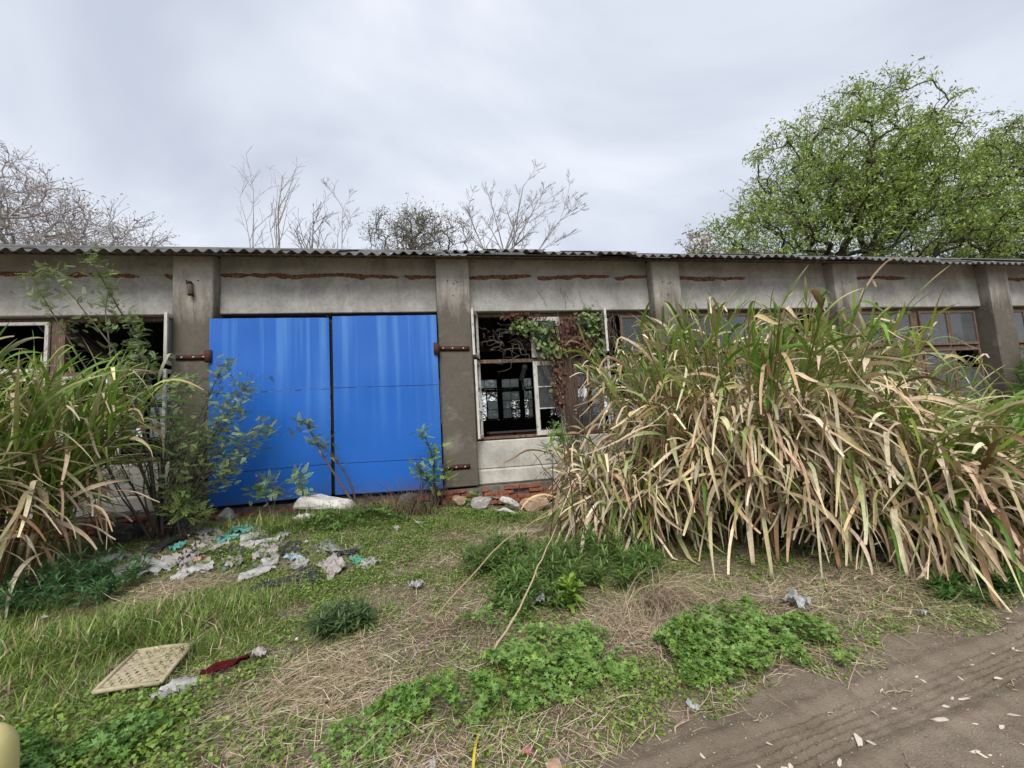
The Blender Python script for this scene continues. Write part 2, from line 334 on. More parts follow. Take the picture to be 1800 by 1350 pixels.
# ------------------------------------------------------------------ ground and road
def gridmesh(xs, ys, fz, name, mat, fxy=None):
    X, Y = np.meshgrid(xs, ys, indexing='ij'); Z = fz(X, Y)
    if fxy: X, Y = fxy(X, Y)
    nx, ny = len(xs), len(ys); i = (np.arange(nx-1)[:, None]*ny + np.arange(ny-1)[None]).ravel()
    return mk(name, np.stack([X, Y, Z], -1), np.stack([i, i+ny, i+ny+1, i+1], -1), mat, None, None, True)
xs = np.unique(np.concatenate([np.linspace(-400, -8, 30), np.arange(-8, 10, .062), np.linspace(10, 400, 30)]))
ys = np.unique(np.concatenate([np.linspace(-300, .5, 24), np.arange(.5, 7.3, .062), np.linspace(7.3, 30, 24), np.linspace(30, 900, 24)]))
tag(gridmesh(xs, ys, hgt, 'ground', M_ground), kind='structure')
def road_z(u, v):
    x = .55+u*RC-v*RS; y = RY+u*RS+v*RC
    z = -.038 + .022*(vn(x, y, .8, 4)-.5) + .018*(vn(x, y, .17, 5)-.5) + .009*(vn(x, y, .06, 6)-.5)
    for vc, wd, dep in ((-.13, .14, .012), (-1.7, .15, .02)):
        b = v-vc + .05*(vn(u, 0*u, 1.7, 2)-.5); inb = sstep(wd, wd-.05, np.abs(b))
        zig = np.abs(((u/.05) % 1)-.5)*.02+.012*(vn(u, v, .12, 1)-.5)
        fade = .3+.7*sstep(.2, .6, vn(x, y, .45, 6))
        z = z - dep*inb*.6 + inb*fade*.010*np.tanh(2*np.sin(2*math.pi*(b+zig)/.042)) + .014*np.exp(-((np.abs(b)-wd-.03)/.04)**2)
    return z
us = np.unique(np.concatenate([np.linspace(-90, -1.2, 40), np.arange(-1.0, 4.6, .019), np.arange(4.6, 10, .06), np.linspace(10, 120, 40)]))
vs2 = np.unique(np.concatenate([np.linspace(-6, -1.5, 30), np.arange(-1.2, .32, .0095)]))
tag(gridmesh(us, vs2, road_z, 'dirt_road', M_road, lambda u, v: (.55+u*RC-v*RS, RY+u*RS+v*RC)), kind='structure')

# ------------------------------------------------------------------ workshop building
PF, BF, WF, BACK = 6.97, 7.17, 7.30, 17.4
X0, BAY, PW = -3.7116, 4.0, .566
PX = {k: X0+BAY*k for k in range(-2, 10)}
LOX, HIX = PX[-2]-.6, PX[9]+.6
B = empty('workshop_building', (4, 7, .2)); B.location = (0, 0, 0)
tag(B, 'long derelict grey concrete workshop with corrugated roof and blue sheet-metal double door', 'building')

def rough_box(name, b, mat, parent, n=(3, 1, 8), amp=.006, seed=0, bevel=.015):
    """box with slightly uneven faces and rounded arrises"""
    x0, x1, y0, y1, z0, z1 = b; bm = bmesh.new(); g = np.random.default_rng(seed)
    me0 = bbox_mesh('t', [b], mat, bevel); bm.from_mesh(me0); bpy.data.meshes.remove(me0)
    L = [e for e in bm.edges if e.calc_length() > .35]
    bmesh.ops.subdivide_edges(bm, edges=L, cuts=max(1, int(max(x1-x0, z1-z0)/.35)), use_grid_fill=True)
    for v in bm.verts:
        p = v.co; v.co.y += amp*2*(vn(p.x*1.3+seed, p.z*1.3, .33, seed)-.5); v.co.x += amp*(vn(p.z+seed*3, p.y, .4, seed+1)-.5)
    me = bpy.data.meshes.new(name); bm.to_mesh(me); bm.free(); me.materials.append(mat); return link(name, me, parent)

pillars = {}
for k, px in PX.items():
    pillars[k] = rough_box('pillar', (px-PW/2, px+PW/2, PF, PF+.42, .50, 4.42), M_pillar, B, amp=.006, seed=k+5)
# bolt holes in the pillar faces
for k in (0, 1, 2, 3):
    a = Acc(); g = np.random.default_rng(k)
    for (hx, hz) in ((-.09, 3.98), (.07, 3.98), (0, 3.93), (.0, 3.72))[:4]:
        t = np.linspace(0, 2*math.pi, 8, endpoint=False); c = np.array([PX[k]+hx+g.normal(0, .01), PF-.008, hz+g.normal(0, .01)])
        a.add(np.stack([c[0]+.012*np.cos(t), np.full(8, c[1]), c[2]+.012*np.sin(t)], -1), np.arange(8)[None])
        a.add(np.stack([c[0]+.007*np.cos(t), np.full(8, c[1]-.002), c[2]+.007*np.sin(t)], -1), np.arange(8)[None])
    a.build('bolt_hole', M_black, pillars[k])
for k in range(-2, 9):
    a, b = PX[k]+PW/2, PX[k+1]-PW/2
    rough_box('lintel_beam', (a, b, BF, BF+.3, 3.5, 4.14), M_beam, B, amp=.008, seed=k+20, bevel=.012)
    rough_box('wall_strip', (a, b, BF+.012, BF+.3, 4.14, 4.56), M_beam, B, amp=.005, seed=k+40, bevel=.004)
    # broken render along the top of the beam showing brick
    g = np.random.default_rng(60+k); x = a+.02
    while x < b-.1:
        Ln = g.uniform(.5, 2.2); gap = g.choice([-.05, -.02, .10])
        if k >= 2: gap += 1.9
        if k == -1: gap += .25
        e = min(x+Ln, b-.01); n = max(6, int((e-x)/.022)); t = np.linspace(0, 1, n)
        ph = g.random()*40; up = (.004+.026*vn(t*(e-x)*9, t*0+ph, 1., 4)+.016*g.random(n)**2)*np.sin(np.pi*t)**.15; lo = (.004+.05*vn(t*(e-x)*6, t*0+ph, 1., 3)**1.5+.022*vn(t*(e-x)*24, t*0+ph, 1., 5)+.012*g.random(n))*np.sin(np.pi*t)**.15
        zc = 4.135+.018*np.sin(t*3+g.random()*6); X = x+t*(e-x)
        fr = BF-.010-.014*g.random(n); bk = np.full(n, BF+.02)
        V = np.stack([np.stack([X, bk, zc+up+.01], -1), np.stack([X, fr, zc+up], -1), np.stack([X, fr-.004, zc], -1), np.stack([X, fr+.003, zc-lo], -1), np.stack([X, bk, zc-lo-.008], -1)], 1)
        mk('exposed_brick', V, strip_faces(1, n-1, 5), M_exposed, B)
        x = e+gap
# sill walls, plinth, end and back walls, floor
for k in range(-2, 9):
    a, b = PX[k]+PW/2, PX[k+1]-PW/2
    if k != 0:
        rough_box('sill_wall', (a, b, BF+.012, BF+.24, .74, 1.215), M_sillwall, B, amp=.008, seed=k+70)
        rough_box('sill_wall_base', (a, b, BF-.012, BF+.24, .47, .737), M_sillwall, B, amp=.022, seed=k+90, bevel=.03)
box('foundation', [(LOX, HIX, PF+.035, PF+.5, -.1, .465)], M_mortar, B)
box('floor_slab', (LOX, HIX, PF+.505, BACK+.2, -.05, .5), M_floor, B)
for x in (LOX, HIX-.24):
    pr = [(BF+.25, .5), (BACK, .5), (BACK, 4.45), (12.3, 6.66), (BF+.25, 4.45)]
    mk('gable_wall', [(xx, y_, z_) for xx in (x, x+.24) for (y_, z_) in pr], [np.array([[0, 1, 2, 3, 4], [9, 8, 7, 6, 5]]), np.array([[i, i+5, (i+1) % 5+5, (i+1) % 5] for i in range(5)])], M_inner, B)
brick_me = []
for i in range(4):
    g = np.random.default_rng(300+i); L_ = (.24, .24, .115, .2)[i]
    me = bbox_mesh('brick', [(-L_/2, L_/2, -.055, .055, -.0265, .0265)], M_brick, .006)
    for v in me.vertices: v.co += Vector(g.normal(0, .004, 3))
    brick_me.append((me, L_))
g = np.random.default_rng(11)
for row in range(4):
    x = -7.6 + (row % 2)*.13
    while x < 4.6:
        me, L_ = brick_me[g.choice(4, p=(.4, .25, .25, .1))]
        xc = x+L_/2
        if not (-3.35 < xc < -.1 and row == 3) and g.random() > .16:
            o = link('brick', me, B, (xc, PF+.035-.015+g.normal(0, .009)-.02*(3-row)*(.5+.5*g.random()), .434-.068*(3-row)+g.normal(0, .004)))
            o.rotation_euler = (g.normal(0, .03), g.normal(0, .02), g.normal(0, .05))
        x += L_+.012

# roof: corrugated sheets
WAVE, NW, PITCHR, ZE, YE = .172, 5, math.atan(.434), 4.305, 6.56
def sheet_mesh(length, nw, res=8, thick=.010, seed=0):
    n = nw*res+1; x = np.linspace(0, nw*WAVE, n); z = .028*np.cos(x/WAVE*2*math.pi)
    g = np.random.default_rng(seed); ys_ = np.array([0, length*.5, length]); V = []
    edge = .012*(vn(x*6, x*0+seed, .5, 1)-.5)
    for side in (0, 1):
        for j, y in enumerate(ys_):
            yy = y+(edge if j == 0 else 0)
            V.append(np.stack([x, yy*math.cos(PITCHR)+0*x, z-side*thick+yy*math.sin(PITCHR)], -1))
    V = np.concatenate(V); i = np.arange(n-1); F = []
    for j in range(2): F += [np.stack([i+j*n, i+1+j*n, i+1+(j+1)*n, i+(j+1)*n], -1), np.stack([i+(j+3)*n, i+(j+4)*n, i+1+(j+4)*n, i+1+(j+3)*n], -1)]
    F.append(np.stack([i, i+3*n, i+1+3*n, i+1], -1)); F.append(np.stack([i+2*n, i+1+2*n, i+1+5*n, i+5*n], -1))
    return V, np.concatenate(F)
def eave(x): return ZE + .028*np.sin(x*.33+.6) + .016*np.sin(x*1.05) - .004*max(0, x-6)
RW = HIX-LOX+1.6
V, F = sheet_mesh((12.3-YE)/math.cos(PITCHR), int(RW/WAVE), 4); V[:, 0] += LOX-.8; V[:, 1] += YE+.35; V[:, 2] += ZE+.35*.434-.075
roof = mk('roof', V, F, M_asb, B)
V2, F2 = V.copy(), F.copy(); V2[:, 1] = 2*12.65-V2[:, 1]; mk('rear_roof_slope', V2, F2[:, ::-1], M_asb, B)
sm = []
for i in range(3):
    V, F = sheet_mesh(1.9, NW, 8, .008, i); o = mk('roof_sheet', V, F, M_asb, roof); sm.append(o.data); bpy.data.objects.remove(o)
g = np.random.default_rng(5); x = LOX-.8; i = 0
while x < HIX+.7:
    o = link('roof_sheet', sm[g.integers(3)], roof, (x, YE+g.normal(0, .018), float(eave(x))+g.normal(0, .006)+.008*(i % 2)))
    o.rotation_euler = (g.normal(0, .006), g.normal(0, .006), 0); x += NW*WAVE-.03; i += 1
Vr, Fr = polytube([(LOX-.8, 12.3, 6.74), (4, 12.3, 6.75), (HIX+.8, 12.3, 6.74)], .09, 8); mk('ridge_cap', Vr, Fr, M_asb, B)
Vp, Fp = polytube([(LOX-.6, 6.95, 4.39), (4, 6.95, 4.40), (HIX+.6, 6.95, 4.37)], .035, 4)
mk('eave_purlin', Vp, Fp, M_wood_b, B)

# blue double door
def door_leaf(x0, x1, zb0, zb1, zt0, zt1, y, lbl, seed):
    g = np.random.default_rng(seed); L = mk('door_leaf', *(lambda a: (np.concatenate(a.V), [np.concatenate(f) for f in a.F.values()]))(frame_acc(x0, x1, zb0, zb1, zt0, zt1, y)), M_rust, B)
    tag(L, lbl)
    cuts = [(0, .17), (.17, .59), (.59, 1.)]
    for pi, (t0, t1) in enumerate(cuts):
        nx, nz = 22, 16; U, T = np.meshgrid(np.linspace(0, 1, nx), np.linspace(t0, t1, nz), indexing='ij')
        X = x0+(x1-x0)*U; zb = zb0+(zb1-zb0)*U; zt = zt0+(zt1-zt0)*U; Z = zb+(zt-zb)*T
        if pi < 2: Z[:, -1] -= .007         # open joint below the next sheet
        Y = y - .006 - .0022*(2-pi) + .018*(vn(X+seed, Z, .55, 1)-.5) + .005*np.sin(X*17)*sstep(.2, .9, T)
        V = np.stack([np.stack([X, Y, Z], -1), np.stack([X, Y+.0025, Z], -1)]).reshape(-1, 3)
        i = (np.arange(nx-1)[:, None]*nz+np.arange(nz-1)).ravel(); Fq = np.stack([i, i+nz, i+nz+1, i+1], -1); m = nx*nz
        bi = np.concatenate([np.arange(0, nx*nz, nz), np.arange(nx*nz-nz+1, nx*nz), np.arange(nx*nz-1-nz, 0, -nz), np.arange(nz-2, 0, -1)])
        rim = np.stack([bi, np.roll(bi, -1), np.roll(bi, -1)+m, bi+m], -1)
        mk('sheet_panel', V, [Fq, Fq[:, ::-1]+m], M_door, L, None, True)
    # rivets along the laps and round the edge
    P = []
    for t in (.178, .598):
        for u in np.linspace(.03, .97, 13): P.append((x0+(x1-x0)*(u+g.normal(0, .008)), zb0+(zb1-zb0)*u+((zt0-zb0))*t))
    for t in np.linspace(.03, .99, 16):
        for u in (.012, .988): P.append((x0+(x1-x0)*u, zb0+(zt0-zb0)*t+(zb1-zb0)*u))
    for u in np.linspace(.05, .95, 8): P.append((x0+(x1-x0)*u, zt0-.02)); P.append((x0+(x1-x0)*u, zb0+(zb1-zb0)*u+.02))
    P = np.array(P); a = Acc(); t = np.linspace(0, 2*math.pi, 6, endpoint=False)
    tv = np.concatenate([np.stack([.0055*np.cos(t), 0*t, .0055*np.sin(t)], -1), [[0, -.006, 0]]]); tf = [np.stack([np.arange(6), (np.arange(6)+1) % 6, np.full(6, 6)], -1)]
    pos = np.stack([P[:, 0], np.full(len(P), y-.022), P[:, 1]], -1)
    V, F, _ = inst(tv, tf, pos, np.repeat(np.eye(3)[None], len(P), 0), np.ones(len(P)), np.ones((len(P), 3))); a.add(V, F)
    tag(a.build('rivets', M_rivet, L), kind='stuff')
def frame_acc(x0, x1, zb0, zb1, zt0, zt1, y):
    a = Acc(); w = .045
    def bar(p, q, r=.022): V, F = polytube([p, q], r*1.2, 4); a.add(V, F)
    yy = y+.04
    bar((x0+w, yy, zb0+.02), (x0+w, yy, zt0-.02)); bar((x1-w, yy, zb1+.02), (x1-w, yy, zt1-.02)); bar((x0+w, yy, zt0-.04), (x1-w, yy, zt1-.04)); bar((x0+w, yy, zb0+.05), (x1-w, yy, zb1+.05))
    bar((x0+w, yy, zb0+.5), (x1-w, yy, zb1+.5)); bar((x0+w, yy, zb0+1.7), (x1-w, yy, zb1+1.7)); return a
door_leaf(-3.44, -1.715, .515, .555, 3.362, 3.352, 6.925, 'left leaf of blue sheet metal door, behind leafy shrub', 1)
door_leaf(-1.66, -.015, .55, .515, 3.372, 3.374, 6.915, 'right leaf of blue sheet metal door, faded streaks', 2)
box('gap_shade_strip', (-1.725, -1.65, 6.985, 7.01, .56, 3.34), M_black, B)  # added black strip behind the leaves; its colour stands in for the gap's shade
# hinge straps on the pillars
def hinge(k, x0, x1, z, knuckle, tilt=0.):
    a = Acc(); V, F = polytube([(x0, PF-.03, z), ((x0+x1)/2, PF-.03, z+tilt/2), (x1, PF-.03, z+tilt)], .042, 4)
    V[:, 1] = PF-.012+(V[:, 1]-(PF-.03))*.5; a.add(V, F)
    if knuckle is not None:
        me = Acc(); V, F = polytube([(knuckle, PF-.07, z-.095), (knuckle, PF-.07, z+.095)], .052, 6); a.add(V, F)
    h = a.build('hinge_strap', M_rust, pillars[k])
    t = np.linspace(0, 2*math.pi, 6, endpoint=False); bt = Acc()
    for u in (.2, .55, .85):
        c = (x0+(x1-x0)*u, PF-.036, z+tilt*u); V = np.concatenate([np.stack([c[0]+.014*np.cos(t), np.full(6, c[1]), c[2]+.014*np.sin(t)], -1), np.stack([c[0]+.012*np.cos(t), np.full(6, c[1]-.012), c[2]+.012*np.sin(t)], -1)])
        i = np.arange(6); bt.add(V, [np.stack([i, (i+1) % 6, (i+1) % 6+6, i+6], -1), np.array([[6, 7, 8, 9, 10, 11]])])
    bt.build('bolt', M_bolt, pillars[k])
hinge(0, -3.92, -3.46, 2.77, -3.445, .0); hinge(1, .52, .0, 2.80, -.03, .012); hinge(1, .44, .02, .83, None, 0.); hinge(0, -3.9, -3.46, .95, None, 0.)
# rusty lamp holder tube on the first pillar
a = Acc(); V, F = polytube([(-3.735, PF-.05, 3.93), (-3.705, PF-.06, 3.74)], .034, 8); a.add(V, F)
brk = a.build('lamp_holder', M_rock_d, pillars[0])
a = Acc()
for p, q in (((-3.737, PF-.048, 3.945), (-3.732, PF-.052, 3.905)), ((-3.709, PF-.06, 3.765), (-3.704, PF-.06, 3.73))): V, F = polytube([p, q], .041, 8); a.add(V, F)
V, F = polytube([(-3.74, PF+.0, 3.95), (-3.735, PF-.05, 3.94)], .014, 6); a.add(V, F); a.build('rusty_cap', M_rust, pillars[0])

# windows ---------------------------------------------------------------
def xf_box(o, pivot, ang):
    o.matrix_local = Matrix.Translation(Vector(pivot)) @ Matrix.Rotation(ang, 4, 'Z') @ Matrix.Translation(-Vector(pivot))
def sash(win, x0, x1, z0, z1, y, mat, rows=1, cols=1, glass=M_glass, miss=(), pivot=None, ang=0., w=.05, d=.04):
    bs = [(x0, x0+w, y, y+d, z0, z1), (x1-w, x1, y, y+d, z0, z1), (x0+w, x1-w, y+.001, y+d-.001, z0, z0+w*1.15), (x0+w, x1-w, y+.001, y+d-.001, z1-w, z1)]
    iw, ih = (x1-x0-2*w)/cols, (z1-z0-2.15*w)/rows; m = .011
    for r in range(1, rows): z = z0+1.15*w+ih*r; bs.append((x0+w, x1-w, y+.006, y+d-.006, z-m, z+m))
    for c in range(1, cols): x = x0+w+iw*c; bs.append((x-m, x+m, y+.008, y+d-.008, z0+1.15*w, z1-w))
    o = box('sash', bs, mat, win, .003)
    if pivot: xf_box(o, pivot, ang)
    for r in range(rows):
        for c in range(cols):
            if (r, c) in miss: continue
            p = box('pane', (x0+w+iw*c, x0+w+iw*(c+1), y+d*.5-.002, y+d*.5+.002, z0+1.15*w+ih*r, z0+1.15*w+ih*(r+1)), glass, win)
            if pivot: xf_box(p, pivot, ang)
def frame(x0, x1, z0, z1, y, posts, transom, mat, d=.09, parent=B):
    bs = [(x0, x0+.055, y, y+d, z0, z1), (x1-.055, x1, y, y+d, z0, z1), (x0+.055, x1-.055, y-.03, y+d, z0, z0+.045), (x0+.055, x1-.055, y+.001, y+d, z1-.06, z1)]
    edges = [x0+.055]+[e for p in posts for e in p]+[x1-.055]
    for (a_, b_) in posts: bs.append((a_, b_, y-.012, y+d, z0+.045, z1-.06))
    for i in range(0, len(edges), 2):
        if transom: bs.append((edges[i], edges[i+1], y+.002, y+d-.01, transom-.03, transom+.035))
    return box('window', bs, mat, parent, .004)
# bay beside the door: two open sashes, creeper
w1 = frame(PX[1]+PW/2+.004, PX[2]-PW/2-.004, 1.235, 3.49, WF, [(2.23, 2.43)], 2.615, M_wood_b); tag(w1, 'wooden window bay with open sashes overgrown by creeper')
sash(w1, .70, 1.20, 2.66, 3.46, WF-.05, M_wood_w, 1, 1, miss=((0, 0),), pivot=(.70, WF-.03, 0), ang=math.radians(-104))
sash(w1, .70, 1.20, 1.27, 2.58, WF-.05, M_wood_w, 3, 1, miss=((0, 0), (1, 0), (2, 0)), pivot=(.70, WF-.03, 0), ang=math.radians(-102))
sash(w1, 1.67, 2.225, 2.66, 3.41, WF-.045, M_wood_w, 1, 1, w=.075)
sash(w1, 1.675, 2.22, 1.255, 2.585, WF-.045, M_wood_w, 3, 1, miss=((0, 0),), w=.075)
sash(w1, 2.44, 2.98, 2.66, 3.41, WF-.045, M_wood_b, 1, 1)
sash(w1, 2.44, 2.98, 1.27, 2.58, WF-.045, M_wood_b, 3, 1, miss=((1, 0),))
sash(w1, 3.06, 3.56, 2.66, 3.44, WF-.05, M_wood_w, 1, 1, miss=((0, 0),), pivot=(3.06, WF-.03, 0), ang=math.radians(-105))
sash(w1, 3.06, 3.56, 1.27, 2.58, WF-.05, M_wood_w, 3, 1, miss=((0, 0), (2, 0)), pivot=(3.06, WF-.03, 0), ang=math.radians(-106))
sash(w1, 3.42, 3.90, 2.66, 3.42, WF-.045, M_wood_b, 1, 1)
sash(w1, 3.42, 3.90, 1.27, 2.58, WF-.045, M_wood_b, 3, 1)
# the other bays
for k, seed in ((-2, 1), (-1, 2), (2, 3), (3, 4), (4, 5), (5, 6), (6, 7), (7, 8), (8, 9)):
    a, b = PX[k]+PW/2+.004, PX[k+1]-PW/2-.004; g = np.random.default_rng(seed); c = (a+b)/2
    w = frame(a, b, 1.235, 3.49, WF, [(c-.09, c+.09)], 2.615, M_wood_b)
    for i, (s0, s1) in enumerate(((a+.06, a+.82), (a+.83, c-.1), (c+.1, b-.83), (b-.82, b-.06))):
        m = M_wood_w if g.random() < (.6 if k < 0 else 0.) else M_wood_b
        op = k == -1 and i == 3; g.random()
        pv = dict(pivot=(s1, WF-.03, 0), ang=math.radians(101 if i == 3 else 80)) if op else {}
        if op and i == 3: s0 = s1-.5
        if k == -1 and i in (2,): sash(w, s0, s1, 1.27, 2.58, WF-.05, m, 3, 1, miss=((0, 0), (1, 0), (2, 0))); continue
        sash(w, s0, s1, 2.66, 3.43, WF-.05, m, 1, 1, miss=((0, 0),) if g.random() < .3 else (), **pv)
        sash(w, s0, s1, 1.27, 2.58, WF-.05, m, 3, 1, miss=[(r, 0) for r in range(3) if g.random() < .3], **pv)
# rear wall with its windows
for k in range(-2, 9):
    a, b = PX[k]+PW/2, PX[k+1]-PW/2
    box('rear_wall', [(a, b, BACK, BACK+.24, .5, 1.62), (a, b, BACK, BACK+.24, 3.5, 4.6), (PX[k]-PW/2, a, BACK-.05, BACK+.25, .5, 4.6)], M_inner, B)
    c = (a+b)/2; w = frame(a+.003, b-.003, 1.62, 3.5, BACK+.06, [(a+.62, a+.74), (c+.15, c+.27), (b-.62, b-.5)], 2.93, M_black)
    g = np.random.default_rng(900+k); E_ = [a+.06, a+.62, a+.74, c+.15, c+.27, b-.62, b-.5, b-.06]
    for i in range(0, 8, 2):
        sash(w, E_[i], E_[i+1], 2.97, 3.43, BACK+.02, M_black, 1, 2, M_frost)
        if (k == 1 and i == 2): sash(w, (E_[i]+E_[i+1])/2+.03, E_[i+1], 1.67, 2.89, BACK+.02, M_black, 3, 1, M_frost, miss=((2, 0),))
        else: sash(w, E_[i], E_[i+1], 1.67, 2.89, BACK+.02, M_black, 3, 2, M_frost, miss=[(r, c_) for r in range(3) for c_ in range(2) if g.random() < .25])

# things inside
lamp = empty('hanging_lamp', (1.84, 9., 2.6)); tag(lamp, 'grey tubular lamp dangling inside the open window on its cable', 'lamp')
V, F = polytube([(-.05, 0, -.16), (.035, 0, .10)], .055, 10); mk('lamp_body', V, F, M_lampbody, lamp)
V, F = polytube([(.035, 0, .10), (.06, 0, .165)], .062, 10); mk('lamp_end', V, F, M_lampend, lamp)
V, F = polytube([(.06, 0, .165), (.09, 0, .5), (.05, .1, 1.2), (.05, .1, 2.2)], .008, 5); mk('cable', V, F, M_lampbody, lamp)
V, F = polytube([(-.05, 0, -.16), (-.02, 0, -.35), (.1, 0, -.55), (.22, 0, -.60)], .007, 5); mk('loose_cable', V, F, M_lampend, lamp)
for i, (xa, xb, lb) in enumerate(((1.08, 1.62, 'maroon cabinet with grey top inside the window, left one'), (1.66, 2.42, 'wider maroon cabinet with grey top inside the window, right one'))):
    c = empty('cabinet', (xa, 9.4, .5)); tag(c, lb, 'cabinet', 'cabinets inside the window')
    me = box('carcass', (0, xb-xa, 0, .6, 0, .78), M_cab, c, .006); box('top_board', (-.03, xb-xa+.02, -.03, .63, .782, .82), M_cabtop, c, .004)
    box('cabinet_door', [(.02, (xb-xa)/2-.01, -.018, -.002, .05, .66), ((xb-xa)/2+.01, xb-xa-.02, -.018, -.002, .05, .66)], M_cab, c, .003)

# ------------------------------------------------------------------ trees
def skeleton(base, trunk, att, g, up=.6, nmid=3, wob=.12, rtip=.012, power=2.3):
    """grow branches from the trunk nodes to every attractor, nearest first; returns segments and radii"""
    nodes = [np.asarray(p, float) for p in trunk]; par = [-1]+list(range(len(trunk)-1))
    att = np.asarray(att, float); order = np.argsort(np.linalg.norm(att-nodes[-1], axis=1)); tips = []
    P = np.zeros((len(trunk)+len(att)*nmid+5, 3)); P[:len(nodes)] = nodes; n = len(nodes)
    dep = np.zeros(len(P)); ok0 = max(0, len(trunk)-3)
    for ai in order:
        A = att[ai]; d = A-P[ok0:n]; L = np.linalg.norm(d, axis=1); cost = L*(1+up*np.clip(.35-d[:, 2]/np.maximum(L, 1e-6), 0, 2)) + .1*dep[ok0:n]
        j = ok0+int(np.argmin(cost)); S0 = P[j].copy(); l = np.linalg.norm(A-S0); prev = j
        bow = g.normal(0, wob*l, 3); bow[2] += .06*l
        for m in range(1, nmid+1):
            t = m/nmid; q = S0+(A-S0)*t+bow*math.sin(math.pi*t)*.6 + (g.normal(0, wob*.25*l, 3) if m < nmid else 0)
            P[n] = q; par.append(prev); dep[n] = dep[prev]+l/nmid; prev = n; n += 1
        tips.append(prev)
    P = P[:n]; par = np.array(par); wgt = np.zeros(n); wgt[tips] += 1
    ch = np.zeros(n, bool); ch[par[par >= 0]] = True; wgt[~ch] = np.maximum(wgt[~ch], 1)
    for i in range(n-1, 0, -1): wgt[par[i]] += wgt[i]
    r = rtip*np.maximum(wgt, 1)**(1/power); i = np.arange(1, n)
    return P, par, r, np.array(tips), i
def lobes(specs, n, g, shell=.55):
    """points in a union of ellipsoids (cx,cy,cz,rx,ry,rz,weight), pushed towards their shells"""
    specs = np.asarray(specs, float); k = g.choice(len(specs), n, p=specs[:, 6]/specs[:, 6].sum()); d = g.standard_normal((n, 3)); d /= np.linalg.norm(d, axis=1, keepdims=True)
    r = g.random(n)**(1/3); r = shell*np.sqrt(r)+(1-shell)*r
    return specs[k, :3] + d*specs[k, 3:6]*r[:, None]
RHOMB = np.array([[0, 0, 0], [.5, .17, .03], [1, 0, -.05], [.5, -.17, .03]]); RHF = [np.array([[0, 1, 2, 3]])]
def make_tree(name, label, base, trunk, att, seed, bark, rtip, up=.6, nmid=3, wob=.12, power=2.3, twigs=0, twig_len=.5, leaves=None, cat='tree', group=None, minr=0.):
    g = np.random.default_rng(seed); T = empty(name, base); tag(T, label, cat, group); b0 = np.asarray(base, float)
    P, par, r, tips, i = skeleton(base, trunk, att, g, up, nmid, wob, rtip, power)
    a = Acc(); V, F = tubes(P[par[i]]-b0, P[i]-b0, np.maximum(np.minimum(r[par[i]], r[i]*1.35), minr), np.maximum(r[i], minr), 6); a.add(V, F, jit(bark, len(i), .08, g).repeat(12, 0)); a.build('trunk', M_bark, T, True)
    tp = P[tips]
    if twigs:
        k = np.repeat(np.arange(len(tips)), twigs); dirv = P[tips]-P[par[tips]]; dirv /= np.maximum(np.linalg.norm(dirv, axis=1, keepdims=True), 1e-6)
        fr = g.random((len(k), 1)); st = P[tips][k]*(1-fr*.9)+P[par[tips]][k]*fr*.9
        d = dirv[k]*.7+g.normal(0, .55, (len(k), 3)); d[:, 2] += .2; d /= np.linalg.norm(d, axis=1, keepdims=True)
        ln = twig_len*g.uniform(.4, 1.2, (len(k), 1)); mid = st+d*ln*.55; d2 = d+g.normal(0, .3, d.shape); en = mid+d2*ln*.5
        V1, F1 = tubes(st-b0, mid-b0, np.full(len(k), rtip*.75), np.full(len(k), rtip*.6), 4); V2, F2 = tubes(mid-b0, en-b0, np.full(len(k), rtip*.6), np.full(len(k), rtip*.4), 4)
        a = Acc(); c = jit(bark, len(k), .1, g).repeat(8, 0); a.add(V1, F1, c); a.add(V2, F2, c); a.build('twigs', M_bark, T); T.children[-1]['kind'] = 'stuff'
        spots = np.concatenate([mid, en])
    else: spots = tp
    if leaves:
        n, spread, size, pal, droop, mat = leaves
        k = g.integers(0, len(spots), n) if twigs else np.repeat(np.arange(len(spots)), max(1, n//len(spots)))
        n = len(k); pos = spots[k]+g.normal(0, 1, (n, 3))*np.asarray(spread)-b0; sc = size*g.uniform(.55, 1.35, n)
        R = rot_xyz(g.uniform(-1, 1, n), droop+g.normal(0, .5, n), g.uniform(0, 6.28, n))
        V, F, C = inst(RHOMB, RHF, pos, R, sc, pick(pal, n, g)); o = mk('crown', V, F, mat, T, C); o['kind'] = 'stuff'
    return T
GB = np.array([.10, .088, .078])
def trunk_pts(x, y, h, lean=(0, 0), n=6, g=None):
    t = np.linspace(0, 1, n); g = g or np.random.default_rng(3); return [np.array([x+lean[0]*a*a+g.normal(0, .05), y+lean[1]*a*a, -.1+h*a]) for a in t]
# big fresh green tree beyond the right half of the roof
g = np.random.default_rng(21); yB = 22.
att = lobes([(24.5, yB, 13.2, 6.2, 4, 3.2, 1.0), (26.4, yB, 16.6, 5.4, 4, 4.0, 1.4), (30, yB, 18.4, 4.8, 4, 4.8, 1.4), (31, yB, 14, 5.5, 4.5, 4, 1), (19.8, yB, 12, 3.8, 3, 2.2, .5), (35.5, yB+1, 17.3, 4.2, 4, 4.4, .9), (35, yB, 12.5, 5, 4, 3, .7)], 1050, g, .75)
make_tree('leafy_tree', 'large fresh green spreading tree behind the right half of the roof', (25.6, yB, 0), trunk_pts(25.6, yB, 9.5, (.6, 0)), att, 22, np.array([.055, .045, .036]), .020, .5, 3, .10, 2.15, 3, 1.1,
          (54000, (.21, .21, .15), .265, [(.30, .42, .09), (.36, .47, .12), (.23, .34, .07), (.41, .51, .16)], .45, M_leaf), 'tree')
g = np.random.default_rng(23)
